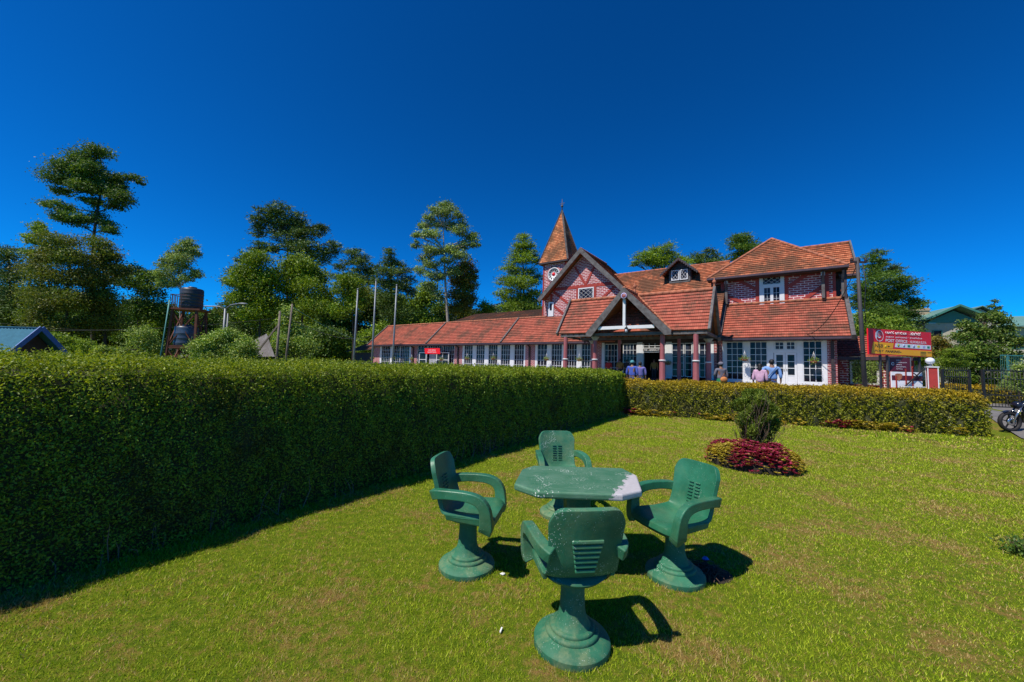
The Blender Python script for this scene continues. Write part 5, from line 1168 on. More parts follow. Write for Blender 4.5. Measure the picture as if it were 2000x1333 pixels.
# ------------------------------------------------------------------ water tower
PT = at(368, 640, 22); g0 = gz(PT.x, PT.y)
wt = thing('water_tower', 'rusty steel water tower frame with railed platform beside the round bush', 'tower', (PT.x - .34, 22.4, g0), radians(14))
H1 = 4.35 - g0; SH = 2.22 - g0
K_ = .62; legs = [(-.59, -.50), (.59, -.50), (.59, .50), (-.59, .50)]; feet = [(x * 1.28, y * 1.28) for x, y in legs]
for (a, b), (c, d) in zip(feet, legs): mb = MB(); mb.bar((a, b, 0), (c, d, H1), .11); mb.build('leg', 'rust_steel', wt)
def lp(i, z): q = z / H1; return Vector((feet[i][0] + (legs[i][0] - feet[i][0]) * q, feet[i][1] + (legs[i][1] - feet[i][1]) * q, z))
for i in range(4):
    j = (i + 1) % 4; mb = MB(); mb.bar(lp(i, SH - .05), lp(j, SH - .05), .08); mb.bar(lp(i, SH), lp(j, H1 - .1), .055); mb.bar(lp(j, SH), lp(i, H1 - .1), .055); mb.bar(lp(i, .1), lp(j, SH - .1), .055); mb.bar(lp(j, .1), lp(i, SH - .1), .055); mb.build('cross_brace', 'rust_steel', wt)
mb = MB(); mb.box(-.72, .78, -.62, .62, H1, H1 + .10); mb.build('platform', 'rust_steel', wt)
mb = MB(); mb.box(-.72, .72, -.6, .6, SH, SH + .08); mb.build('lower_shelf', 'rust_steel', wt)
mb = MB()
for i in range(7): x = -.70 + i * .09; mb.bar((x, -.60, H1 + .1), (x, -.60, H1 + .85), .02)
for i in range(6): y = -.60 + i * .22; mb.bar((-.70, y, H1 + .1), (-.70, y, H1 + .85), .02)
mb.bar((-.70, -.60, H1 + .85), (.1, -.60, H1 + .85), .03); mb.bar((-.70, -.60, H1 + .85), (-.70, .6, H1 + .85), .03); mb.build('railing', 'rust_steel', wt)
mb = MB(); mb.tube([(-.98, -.7, 0), (-.85, -.66, 2.0), (-.72, -.62, H1 + .5)], .04, 8); mb.build('water_pipe', 'teal_sheet', wt)
def tank(label, loc, r, h, mat, rings):
    t = thing('water_tank', label, 'water tank', loc, 0, 'water tanks on the rusty tower')
    mb = MB(); prof = [(0, 0), (r * .97, 0), (r, .05)]
    for i in range(rings): z = .1 + (h - .3) * i / rings; prof += [(r, z), (r * 1.025, z + .03), (r * 1.025, z + .07), (r, z + .10)]
    prof += [(r, h - .15), (r * .97, h - .03), (r * .85, h), (0, h + .03)]; mb.lathe(prof, 28, capb=False, capt=False); mb.build('barrel', mat, t)
    mb = MB(); mb.lathe([(r * .35, h), (r * .38, h + .02), (r * .38, h + .10), (0, h + .13)], 20, capb=False, capt=False); mb.build('lid', mat, t)
    return t
o2 = Vector((PT.x - .25, 22.4, g0))
tank('black ribbed water tank on top of the rusty tower', (o2.x - .08, 22.45, g0 + H1 + .10), .55, 1.22, 'tank_black', 5)
tank('blue water tank on the lower shelf of the rusty tower', (o2.x - .12, 22.35, g0 + SH + .08), .56, 1.12, 'tank_blue', 3)
# ------------------------------------------------------------------ street lamp
B_ = at(434, 700, 24); tl = at(432, 603, 24); z0 = gz(B_.x, 24)
sl_ = thing('street_lamp', 'twin armed grey street lamp behind the round bush', 'street lamp', (B_.x, 24, z0))
hh = tl.z - z0; mb = MB(); mb.tube([(0, 0, 0), (-.02, 0, hh * .5), (-.05, 0, hh)], [.09, .075, .06], 10); mb.tube([(.18, .05, 0), (.10, .05, hh - .3)], [.05, .04], 8); mb.build('pole', 'galv_steel', sl_)
for s, e in ((-1, -1.55), (1, 1.40)):
    ex = at(385 if s < 0 else 477, 598 if s < 0 else 594, 24); dx = ex.x - B_.x; dz_ = ex.z - z0
    mb = MB(); mb.tube([(-.05, 0, hh - .05), (dx * .25, 0, hh + (dz_ - hh) * .6 + .05), (dx * .7, 0, dz_), (dx * .85, 0, dz_)], .035, 8); a_ = mb.build('arm', 'galv_steel', sl_)
    mb = MB(); mb.ball((dx * .92, 0, dz_ + .0), .32, 8, (1, .45, .22)); mb.build('lamp_head', 'galv_steel', a_)
# ------------------------------------------------------------------ poles
def pole(name, label, cat, foot, top, r0, r1, mat, group=None):
    f = Vector(foot); t = Vector(top); o = thing(name, label, cat, tuple(f), 0, group); mb = MB(); mb.tube([(0, 0, -.2), (t - f) * .5, t - f], [r0, (r0 + r1) / 2, r1], 10); mb.build('shaft', mat, o); return o
def gp(px_, Y): p = at(px_, 700, Y); return Vector((p.x, p.y, gz(p.x, p.y)))
o = pole('wooden_pole', 'grey braced wooden pole standing left of the leaning one', 'pole', gp(540, 24), at(547, 608, 24), .085, .065, 'wood_pole')
f = gp(540, 24); mb = MB(); a = at(505, 685, 24) - f; b = at(546, 632, 24) - f; mb.bar(a + (a - b) * .3, b, .08); mb.build('brace', 'wood_pole', o)
pole('wooden_pole', 'thin leaning light brown wooden pole', 'pole', gp(556, 23), at(571, 594, 23), .065, .05, 'wood_pole')
FG = 'flagpoles in front of the long wing'
for (pt, pb, lb) in (((699, 566), 691, 'bare silver flagpole, leftmost and shortest of the three'), ((734.5, 549), 727, 'bare silver flagpole, middle and tallest of the three'), ((775, 558), 767, 'bare silver flagpole, rightmost of the three')):
    o = pole('flagpole', lb, 'flagpole', gp(pb, 24), at(*pt, 24), .062, .045, 'galv_steel', FG); t = at(*pt, 24) - gp(pb, 24); mb = MB(); mb.ball(t + Vector((0, 0, .03)), .07, 5, (1, 1, .7)); mb.build('cap', 'galv_steel', o)
f = gp(1688, 20); o = pole('utility_pole', 'tall dark utility pole with cables in front of the building corner', 'utility pole', f, at(1674, 503, 20), .115, .075, 'dark_pole')
t = at(1674, 503, 20) - f; mb = MB(); mb.bar(t + Vector((-.35, 0, -.25)), t + Vector((.5, 0, -.25)), .09)
for dx in (-.3, .1, .45): mb.lathe([(.05, 0), (.07, .05), (.03, .12), (.05, .16)], 8, t + Vector((dx, 0, -.2)))
mb.build('insulators', 'dark_timber', o)
mb = MB(); mb.tube([t + Vector((.25, -.05, -.3)), t + Vector((.32, -.1, -1.4)), t + Vector((.22, -.1, -2.6)), t + Vector((.3, -.05, -3.5))], .02, 6); mb.lathe([(.13, 0), (.13, .06)], 12, t * .28 + Vector((0, 0, 0))); mb.build('cable_bundle', 'iron_black', o)
def wire(label, a, b, sag, r=.012, mat='iron_black'):
    a = Vector(a); b = Vector(b); n = 16; mb = MB(); mb.tube([(b - a) * (i / n) + Vector((0, 0, -sag * 4 * (i / n) * (1 - i / n))) for i in range(n + 1)], r, 5); tag(mb.build('overhead_wire', mat, None, a), label, 'wire')
wire('dark wire sagging from the utility pole down to the roof edge', at(1676, 512, 20), bw(1.0, 0, 4.2), .8, .02)
wire('thin cable from the tall leaning pole toward the long wing', at(571, 600, 23), bw(-43, -.3, 4.2), .6, .018, 'teal_sheet')
wire('second thin cable from the braced pole to the wing end', at(547, 612, 24), bw(-45.5, 0, 5.2), .9, .016, 'galv_steel')
wire('thin pale wire crossing the dark trees at the left', at(-60, 622, 30), at(330, 640, 30), .5, .007, 'dark_pole')
wire('lower pale wire crossing the dark trees at the left', at(-60, 640, 30), at(540, 622, 26), .5, .007, 'dark_pole')
# ------------------------------------------------------------------ blue roofed house
c = at(40, 660, 22); h = thing('blue_roof_house', 'small house with pale blue corrugated roof and blue gable boards', 'house', (c.x, 22, gz(c.x, 22)), 0); z0 = gz(c.x, 22)
xl, xr, zt_, ze1 = -5.5, 1.12, 3.02 - z0, 1.55 - z0
def corr(mb, a, b, c_, d, n, amp=.03):   # a,b eave ; c_,d ridge (same order)
    a, b, c_, d = map(Vector, (a, b, c_, d)); nn = (b - a).cross(c_ - a).normalized(); vs = []
    for i in range(n + 1): q = i / n; o_ = nn * (amp if i % 2 else -amp); vs += [a + (b - a) * q + o_, c_ + (d - c_) * q + o_]
    mb.add(vs, [(2 * i, 2 * i + 2, 2 * i + 3, 2 * i + 1) for i in range(n)], True)
mb = MB(); corr(mb, (xl, -1.35, ze1), (xr + .1, -1.35, ze1), (xl, 0, zt_), (xr - .0, 0, zt_), 70); corr(mb, (xl, 1.35, ze1), (xr + .1, 1.35, ze1), (xl, 0, zt_), (xr, 0, zt_), 70); rf = mb.build('roof', 'blue_sheet', h)
mb = MB(); mb.bar((xr + .14, -1.45, ze1 - .1), (xr + .04, 0, zt_ + .06), .05, .24); mb.bar((xr + .14, 1.45, ze1 - .1), (xr + .04, 0, zt_ + .06), .05, .24); mb.build('bargeboard', 'blue_paint', h)
mb = MB(); mb.tube([(xl, 0, zt_ + .03), (xr, 0, zt_ + .03)], .06, 8); mb.build('ridge_cap', 'blue_sheet', rf)
mb = MB(); mb.prism([(xr - .45, -1.1, 0), (xr - .45, 1.1, 0), (xr - .45, 1.1, ze1 + .2), (xr - .45, 0, zt_ - .15), (xr - .45, -1.1, ze1 + .2)], (xl - xr + .9, 0, 0)); mb.build('wall', 'dark_timber', h)
# ------------------------------------------------------------------ corrugated shed and board shed
c = at(515, 690, 30); z0 = gz(c.x, 30); s_ = thing('corrugated_shed', 'low grey corrugated iron shed behind the wooden poles', 'shed', (c.x, 30, z0), 0)
mb = MB(); A_, B2, C_, D_ = at(490, 668, 30.5), at(521, 652, 30), at(537, 697, 28.8), at(503, 697, 28.8); corr(mb, *(p - Vector((c.x, 30, z0)) for p in (D_, C_, A_, B2)), 18, .03); mb.build('roof', 'corrugated', s_)
mb = MB(); mb.box(-1.2, .6, -.6, 2.0, 0, 1.0); mb.box(-.4, 1.4, -1.1, -1.0, 0, 1.02); mb.build('wall', 'teal_sheet', s_)
c = at(620, 700, 30); z0 = gz(c.x, 30); s_ = thing('board_shed', 'long low brown plank shed with tin roof behind the hedge', 'shed', (c.x, 30, z0), radians(-4))
mb = MB(); mb.box(-1.15, -.5, 0, .08, 0, 1.28); mb.box(.15, 2.6, 0, .08, 0, 1.12); mb.box(-1.15, 2.6, 2.2, 2.3, 0, 1.5); mb.box(-1.15, -1.05, .08, 2.2, 0, 1.4); mb.build('plank_wall', 'board_wall', s_)
mb = MB(); corr(mb, (-1.4, -.3, 1.42), (3.4, -.3, 1.12), (-1.4, 2.5, 1.62), (3.4, 2.5, 1.34), 46, .025); mb.build('roof', 'corrugated', s_)
mb = MB(); mb.box(-.42, .1, .3, .35, 0, 1.0); mb.build('inner_door', 'door_grey', s_)
c = at(685, 700, 34); z0 = gz(c.x, 34); s_ = thing('lean_to_shelter', 'dark lean-to with grey blue sheet roof between shed and post office', 'shelter', (c.x, 34, z0), radians(-10))
mb = MB(); corr(mb, (-1.9, -.6, .95), (2.3, -.6, .85), (-1.9, 2.2, 1.55), (2.3, 2.2, 1.5), 30, .03); mb.build('roof', 'tank_black', s_)
mb = MB(); mb.box(-1.8, 2.2, .4, .5, 0, .85); mb.build('wall', 'dark_timber', s_)
# small red sign near the sheds
c = at(576, 700, 26); z0 = gz(c.x, 26); sg = thing('red_notice_board', 'small red board with two lines of white writing before the sheds', 'sign', (c.x, 26, z0), 0)
mb = MB(); mb.box(-.58, .58, -.03, .03, .72, 1.15); pnl = mb.build('panel', 'sign_red', sg)
for x in (-.5, .5): mb = MB(); mb.box(x - .03, x + .03, .031, .08, 0, 1.15); mb.build('post', 'dark_pole', sg)
# ------------------------------------------------------------------ things on the post office
def hbasket(label, u, v, z, r=.2, seed=1, flowers='leaf_magenta'):
    reseed(seed); p = bw(u, v, z); t = thing('hanging_basket', label, 'hanging basket', tuple(p), 0, 'hanging baskets along the front of the post office')
    mb = MB(); mb.lathe([(.02, -.12), (r * .7, -.10), (r * .9, 0), (r * .8, 0), (.0, -.02)], 14, capb=False, capt=False); mb.build('pot', 'pot_terracotta', t)
    mb = MB()
    for a in (0, 2.1, 4.2): mb.tube([(r * .8 * cos(a), r * .8 * sin(a), 0), (0, 0, .55)], .008, 4)
    mb.tube([(0, 0, .55), (0, 0, .62)], .01, 4); mb.build('hanger', 'white_paint', t)
    C = np.array([(random.gauss(0, r * .6), random.gauss(0, r * .6), random.gauss(.06, .09)) for _ in range(260)]); quads('foliage', leafquads(C, .075, .5), 'leaf_bush', t)
    C = np.array([(random.gauss(0, r * .5), random.gauss(-r * .4, r * .3), random.gauss(.0, .07)) for _ in range(50)]); quads('flowers', leafquads(C, .06, .7), flowers, t)
for i, (lb, u, v, z) in enumerate((('flowering hanging basket between the two tall windows left of the white double door', -2.42, .25, 2.62), ('flowering hanging basket right of the white double door', 1.30, .25, 2.55),
    ('hanging basket on the wing, first left of the porch columns', -13.05 - 1.75, .25, 2.42), ('hanging basket on the wing, second left of the porch columns', -18.1, .25, 2.42), ('hanging basket on the wing between the sixth pair of panes', -24.4, .25, 2.4),
    ('hanging basket on the wing just right of the red signboard', -28.0, .25, 2.35), ('hanging basket against the white glazing left of the red signboard', -40.6, .25, 2.2), ('hanging basket on the brick at the far left end of the wing', -45.0, .25, 2.2), ('hanging basket right of the red signboard doorway', -31.4, -.2, 2.2), ('hanging basket on the brick pier beside the downpipe left of the red signboard', -37.0, .2, 2.2),
    ('hanging basket beside the pale wall right of the dark entrance', -7.45, .3, 2.25))): hbasket(lb, u, v, z, .22, 50 + i)
t = thing('hanging_lantern', 'black iron lantern hanging from the white beam of the porch gable', 'lantern', tuple(bw(-8.82, -4.95, 4.12)), -BN)
mb = MB(); mb.lathe([(.10, 0), (.12, .04), (.12, .06), (.0, .06)], 6, capb=False); mb.lathe([(.14, .32), (.06, .42), (.02, .46), (.02, .62)], 6)
for a in range(6): q = a * pi / 3; mb.bar((.115 * cos(q), .115 * sin(q), .05), (.125 * cos(q), .125 * sin(q), .33), .015)
mb.build('cage', 'iron_black', t); mb = MB(); mb.lathe([(.085, .06), (.095, .32)], 6); mb.build('glass', 'lamp_glass', t)
# red signboard on the wing, tilted
p = bw(-32.65, -.45, 3.12); t = thing('red_signboard', 'tilted red signboard with white writing above the wing doorway', 'sign', tuple(p), -BN)
mb = MB(); mb.prism([(-1.25, 0, -.30), (1.25, 0, -.30), (1.18, -.04, .34), (-1.32, -.04, .34)], (0, .05, 0)); mb.build('panel', 'sign_red', t)
for k, (s1, w_) in enumerate((('POST OFFICE', 1.2), ('NUWARA ELIYA', 1.4))): lettering(s1, t, 'sign_white', (-w_ / 2 - .04, -.05, .06 - k * .22), (1, 0, 0), (0, 0, 1), .12, w_)
for k, (s1, w_) in enumerate((('POST OFFICE', .9), ('NUWARA ELIYA', .6))): lettering(s1, sg, 'sign_white', (-w_ / 2, -.035, .95 - k * .12), (1, 0, 0), (0, 0, 1), .07, w_)
# potted shrub and planter near columns
def potplant(name, label, cat, p, r, h, leaf, seed, pot='pot_terracotta', potr=.22):
    reseed(seed); t = thing(name, label, cat, tuple(p)); mb = MB(); mb.lathe([(potr * .7, 0), (potr, .32), (potr * 1.05, .34), (potr * .9, .34), (0, .31)], 16, capt=False); mb.build('pot', pot, t)
    C = np.array([(random.gauss(0, r * .5), random.gauss(0, r * .5), .35 + h * random.random() ** .8) for _ in range(900)]); quads('foliage', leafquads(C, .10, .4), leaf, t)
    mb = MB(); [mb.tube([(0, 0, .3), (random.gauss(0, r * .4), random.gauss(0, r * .4), .35 + h * .8)], [.015, .006], 5) for _ in range(6)]; mb.build('stems', 'bark_brown', t)
pA = bw(3.5, 1.5, .85); potplant('potted_plant', 'light green potted plant left of the utility pole before the annexe window', 'potted plant', pA, .40, 1.5, 'leaf_bush', 61)
pA = bw(4.1, 1.2, .85); potplant('potted_plant', 'light green potted plant right of the utility pole before the annexe window', 'potted plant', pA, .45, 1.45, 'leaf_bush', 62)
# ------------------------------------------------------------------ big red sign
A_, B2 = at(1697, 692, 21.2), at(1820, 694, 22.4); A_.z = (2.915 + 3.0) / 2 - .04; d = (B2 - A_); d.z = 0; L = d.length; ang = atan2(d.y, d.x); Hs = 1.45; gzs = gz(A_.x, A_.y)
bs = thing('post_office_sign', 'large red and orange post office signboard on tall posts beside the annexe', 'sign', (A_.x, A_.y, 2.915), ang)
mb = MB(); mb.box(0, L, 0, .07, 0, Hs); bp = mb.build('panel', 'sign_red', bs); mb = MB()
for x in (1.02, 1.55, L - .85): mb = MB(); mb.box(x - .045, x + .045, .071, .16, gzs - 2.915, Hs - .1); mb.build('post', 'dark_pole', bs)
def quad(pts, mat, parent, y=-.004, name='colour_field'):
    m = MB(); m.prism([(x, y, z) for x, z in pts], (0, .0025, 0)); return m.build(name, mat, parent)
sx_, sz_ = L / 1830., Hs / 735.
def sp_(x, y): return ((x - 95) * sx_, (780 - y - (1 - (x - 95) / 1830.) * 0) * sz_)
def S(x, y):   # coordinates measured on the sign enlargement -> metres on the board
    f = (x - 95) / 1830.; top = 35 + 60 * f; bot = 775 + 20 * f; return (f * L, (bot - y) / (bot - top) * Hs)
of = quad([S(165, 745), S(1925, 778), S(1925, 622), S(770, 590), S(800, 432), S(225, 418)], 'sign_orange', bp, -.006, 'orange_field') if False else None
m = MB(); P_ = [S(165, 745), S(1925, 782), S(1925, 618), S(187, 592)]; m.prism([(x, -.006, z) for x, z in P_], (0, .004, 0)); P_ = [S(190, 591), S(770, 590), S(803, 434), S(225, 418)]; m.prism([(x, -.007, z) for x, z in P_], (0, .004, 0)); m.build('orange_field', 'sign_orange', bp)
quad([S(830, 548), S(1898, 578), S(1898, 462), S(856, 434)], 'sign_white', bp, -.006, 'logo_strip')
def T_(txt, x0, y0, x1, y1, mat, shear=0, bold=0.):
    a = S(x0, y1); b = S(x1, y0); lettering(txt, bp, mat, (a[0], -.010, a[1]), (1, 0, .0), (0, 0, 1), b[1] - a[1], b[0] - a[0], shear=shear, bold=bold)
T_('POST OFFICE', 572, 335, 1200, 405, 'sign_white', 0, .02); T_('-', 1225, 378, 1250, 386, 'sign_white', 0, .02); T_('NUWARA ELIYA', 1275, 355, 1765, 420, 'sign_white', 0, .012)
T_('NSB', 262, 480, 490, 572, 'sign_black', .2, .01); T_('POST', 255, 640, 510, 700, 'sign_maroon', .25); T_('BANKING', 552, 645, 970, 708, 'sign_black', .3, .025)
T_('அஞ்சல்', 575, 240, 810, 288, 'sign_white', 0, .02); T_('அலுவலகம்', 850, 242, 1195, 290, 'sign_white', 0, .02); T_('-', 1222, 262, 1245, 268, 'sign_white'); T_('நுவரெலியா', 1275, 250, 1640, 305, 'sign_white', 0, .02)
def sinhala(x0, x1, y0, y1, kinds):
    """rounded script drawn stroke by stroke: each kind is a little curled letter"""
    m = MB(); n = len(kinds); w = (x1 - x0) / n
    for i, k in enumerate(kinds):
        cx = x0 + w * (i + .5); cy = (y0 + y1) / 2; rx, ry = w * .40, (y1 - y0) * .38; pts = []
        a0, a1 = {'o': (0, 6.28), 'c': (.8, 5.9), 'u': (3.4, 8.6), 'n': (-.6, 3.9), 's': (1.2, 6.6), 'e': (.2, 5.2)}[k]
        for q in range(13): a = a0 + (a1 - a0) * q / 12; r = 1 if k != 's' else 1 - .4 * q / 12; pts.append(S(cx + rx * cos(a) * r, cy - ry * sin(a) * r))
        for (p, q) in zip(pts[:-1], pts[1:]): m.bar((p[0], -.010, p[1]), (q[0], -.010, q[1]), .024, .006)
        if k in 'ce': p = S(cx + rx * .3, cy - ry * 1.0); q = S(cx + rx * .9, cy - ry * 1.5); m.bar((p[0], -.010, p[1]), (q[0], -.010, q[1]), .02, .006)
        if k in 'su': p = S(cx - rx * .6, cy + ry * .2); q = S(cx + rx * .5, cy + ry * .1); m.bar((p[0], -.010, p[1]), (q[0], -.010, q[1]), .02, .006)
    m.build('script_lettering', 'sign_white', bp)
sinhala(570, 815, 110, 185, 'nosec'); sinhala(850, 1195, 118, 190, 'oencuos'); sinhala(1275, 1610, 118, 200, 'ucoesce'); T_('-', 1222, 160, 1245, 166, 'sign_white')
for (a, b, c_) in (((615, 545), (700, 510), (622, 490)), ): m = MB(); m.prism([(S(625, 560)[0], -.0105, S(625, 560)[1]), (S(700, 537)[0], -.0105, S(700, 537)[1]), (S(625, 508)[0], -.0105, S(625, 508)[1])], (0, .003, 0)); m.build('arrow_mark', 'sign_black', bp)
m = MB(); m.prism([(S(980, 705)[0], -.0105, S(980, 705)[1]), (S(1020, 688)[0], -.0105, S(1020, 688)[1]), (S(980, 668)[0], -.0105, S(980, 668)[1])], (0, .003, 0)); m.build('arrow_mark', 'sign_black', bp)
m = MB(); cx, cz = S(565, 540); m.lathe([(.0, 0), (.07, 0), (.07, -.004), (0, -.004)], 20, (cx, -.007, cz), axis='y', capb=False, capt=False); m.build('round_mark', 'logo_yellow', bp)
for k in range(4):
    for (xa, xb) in ((1572, 1745), (1785, 1905)):
        if k and xb > 1800: continue
        a = S(xa, 655 + k * 32); b = S(xb, 655 + k * 32); m = MB(); m.bar((a[0], -.008, a[1]), (b[0], -.008, b[1]), .014 if k else .03, .004); m.build('small_print', 'sign_maroon', bp)
for i, (x, y, mt, rnd_) in enumerate(((935, 492, 'logo_green', 1), (1095, 498, 'logo_lilac', 1), (1238, 505, 'logo_green', 0), (1385, 508, 'logo_lilac', 1), (1525, 508, 'logo_yellow', 0), (1690, 512, 'logo_lilac', 0), (1825, 518, 'logo_green', 0))):
    c_ = S(x, y); m = MB()
    if rnd_: m.lathe([(.0, 0), (.085, 0), (.085, -.003), (0, -.003)], 18, (c_[0], -.0085, c_[1]), axis='y', capb=False, capt=False)
    else: m.box(c_[0] - .10, c_[0] + .10, -.0125, -.009, c_[1] - .06, c_[1] + .06)
    b_ = m.build('bank_logo', mt, bp)
    if i == 0: m = MB(); m.lathe([(.0, 0), (.055, 0), (.055, -.003), (0, -.003)], 18, (c_[0], -.012, c_[1]), axis='y', capb=False, capt=False); m.build('bank_logo', 'logo_yellow', bp)
# round emblem: white ring with a swoosh
c_ = S(398, 240); R_e = S(515, 240)[0] - c_[0]
m = MB(); n = 48
def ringseg(m, cx, cz, r0f, r1f, a0, a1, y=-.011, n=40):
    vs = []
    for i in range(n + 1):
        q = i / n; a = a0 + (a1 - a0) * q; r0, r1 = r0f(q), r1f(q); vs += [(cx + r0 * cos(a), y, cz + r0 * sin(a)), (cx + r1 * cos(a), y, cz + r1 * sin(a))]
    m.add(vs, [(2 * i, 2 * i + 1, 2 * i + 3, 2 * i + 2) for i in range(n)])
ringseg(m, c_[0], c_[1], lambda q: R_e * .90, lambda q: R_e, 0, 2 * pi); ringseg(m, c_[0], c_[1], lambda q: R_e * (.90 - .42 * sin(pi * q)), lambda q: R_e * .91, .55 * pi, 1.25 * pi)
for k in range(4): ringseg(m, c_[0] - R_e * .1, c_[1] - R_e * .35, lambda q: R_e * (.42 + .16 * k), lambda q: R_e * (.42 + .16 * k + .09 * (1 - q)), .95 * pi - .1 * k, .10 * pi + .1 * k)
ringseg(m, c_[0] + R_e * .05, c_[1] + R_e * .35, lambda q: R_e * .55, lambda q: R_e * (.55 + .22 * sin(pi * q)), 1.05 * pi, 1.75 * pi)
m.build('post_emblem', 'sign_white', bp)
# ------------------------------------------------------------------ small notice board and poster stand under the sign
Yk = 21.9
def pxbox(mb, x0, y0, x1, y1, Y, O, th=.04): a = at(x0, y1, Y) - O; b = at(x1, y0, Y) - O; mb.box(a.x, b.x, -th / 2, th / 2, a.z, b.z)
c = at(1757, 757, Yk); z0 = gz(c.x, Yk); O_ = Vector((c.x, Yk, z0)); t = thing('notice_board', 'dark maroon notice board with white writing below the large red sign', 'sign', tuple(O_))
mb = MB(); pxbox(mb, 1738, 700, 1776, 725, Yk, O_); nbd = mb.build('panel', 'sign_maroon', t)
mb = MB(); a = at(1737, 726, Yk) - O_; b = at(1777, 699, Yk) - O_
mb.box(a.x, b.x, -.03, .03, b.z, b.z + .03); mb.box(a.x, b.x, -.03, .03, a.z - .03, a.z); mb.box(a.x - .03, a.x, -.03, .03, a.z - .03, b.z + .03); mb.box(b.x, b.x + .03, -.03, .03, a.z - .03, b.z + .03); mb.build('frame', 'galv_steel', t)
for x in (1735, 1777): p = at(x, 726, Yk) - O_; mb = MB(); mb.box(p.x - .035, p.x + .035, .03, .09, 0, b.z); mb.build('post', 'red_timber', t)
for k in range(5): y = 704 + k * 4.2; p = at(1750, y, Yk) - O_; lettering(['POST', 'NUWARA ELIYA', 'OFFICE', 'POST BANKING', 'OFFICE'][k], t, 'sign_white', (p.x, -.024, p.z - .03), (1, 0, 0), (0, 0, 1), .055, [.25, .6, .3, .55, .35][k])
m = MB(); p = at(1743, 711, Yk) - O_; ringseg(m, p.x, p.z, lambda q: .055, lambda q: .085, .3, 6.0, -.024); m.build('post_emblem', 'sign_white', t)
c = at(1772, 760, 21.5); z0 = gz(c.x, 21.5); O_ = Vector((c.x, 21.5, z0)); t = thing('poster_stand', 'white tiled display board with dark band, brown shield and red frame', 'display board', tuple(O_))
mb = MB(); pxbox(mb, 1741, 728, 1800, 757, 21.5, O_, .05); mb.build('board', 'sign_white', t)
mb = MB(); pxbox(mb, 1741, 735, 1800, 743, 21.5, O_ + Vector((0, -0.0, 0)), .062); mb.build('dark_band', 'sign_maroon', t)
mb = MB(); p = at(1754, 737, 21.5) - O_; mb.prism([(p.x - .2, -.045, p.z + .15), (p.x - .1, -.045, p.z + .2), (p.x + .1, -.045, p.z + .2), (p.x + .2, -.045, p.z + .15), (p.x + .18, -.045, p.z - .05), (p.x, -.045, p.z - .2), (p.x - .18, -.045, p.z - .05)], (0, .012, 0)); mb.build('shield', 'ridge_tile', t)
for x in (1749, 1768, 1781): p = at(x, 740, 21.5) - O_; mb = MB(); mb.box(p.x - .03, p.x + .03, -.06, -.033, 0, 1.3 if x > 1750 else .9); mb.build('red_rail', 'red_timber', t)
mb = MB(); a = at(1762, 757, 21.5) - O_; b = at(1800, 722, 21.5) - O_; mb.bar((a.x, -.1, a.z), (b.x, -.1, b.z), .05); a = at(1780, 729, 21.5) - O_; b = at(1800, 745, 21.5) - O_; mb.bar((a.x, -.12, a.z), (b.x, -.12, b.z), .04); mb.build('diagonal_stay', 'iron_black', t)
t = thing('white_bench', 'low white slatted bench in front of the display board', 'bench', (at(1784, 760, 21).x, 21, gz(22.5, 21)))
mb = MB()
for k in range(3): mb.box(-.65, .6, -.2 + k * .14, -.1 + k * .14, .42, .46)
mb.build('seat', 'white_paint', t)
for x in (-.55, .5): mb = MB(); mb.box(x - .03, x + .03, -.15, .15, 0, .42); mb.build('leg', 'white_paint', t)
# ------------------------------------------------------------------ gate pillar, fence, gate
c = at(1828, 768, 18.5); z0 = gz(c.x, 18.5); gpz = thing('gate_pillar', 'square red gate pillar with white edges and globe lamp', 'pillar', (at(1822, 768, 18.5).x, 18.5, z0), radians(-36))
mb = MB(); mb.box(-.17, .17, -.16, .16, 0, 2.2 - z0); mb.build('shaft', 'pillar_red', gpz)
mb = MB()
for x in (-.17, .17):
    for y in (-.16, .16): mb.box(x - .018, x + .018, y - .018, y + .018, 0, 2.2 - z0)
mb.box(-.21, .21, -.20, .20, 2.2 - z0, 2.25 - z0); mb.build('white_edging', 'white_paint', gpz)
mb = MB(); mb.lathe([(.07, 2.26 - z0), (.05, 2.36 - z0)], 12, (-.05, 0, 0)); mb.build('lamp_neck', 'galv_steel', gpz); mb = MB(); mb.ball((-.05, 0, 2.52 - z0), .17, 10, (1, 1, .95)); mb.build('globe_lamp', 'lamp_glass', gpz)
def railing(name, label, cat, a, b, zt, bars, midr, zb_):
    a = Vector(a); b = Vector(b); d = b - a; L = d.length; t = thing(name, label, cat, (a.x, a.y, zb_), atan2(d.y, d.x)); H = zt - zb_
    for z in midr: mb = MB(); mb.box(0, L, -.02, .02, z - .025, z + .025); mb.build('rail', 'iron_black', t)
    mb = MB(); [mb.tube([(L * (i + .5) / bars, 0, midr[0]), (L * (i + .5) / bars, 0, H + (.12 if i % 1 == 0 else 0))], [.011, .011], 6) for i in range(bars)]; mb.build('bars', 'iron_black', t)
    for x in (0, L): mb = MB(); mb.box(x - .045, x + .045, -.045, .045, 0, H + .02); mb.build('post', 'iron_black', t)
zg = .34
railing('iron_fence', 'black iron fence panel between the red pillar and the gate opening', 'fence', (at(1840, 720, 19).x, 19, 0), (at(1892, 720, 19).x, 19, 0), 2.14, 12, (.15, 1.45, 1.78), zg)
railing('iron_gate', 'black iron gate leaf standing open at the right edge', 'gate', (at(1919, 720, 19).x, 19, 0), (at(2060, 725, 18.7).x, 18.7, 0), 2.18, 22, (.05, .62, 1.42, 1.82), zg)
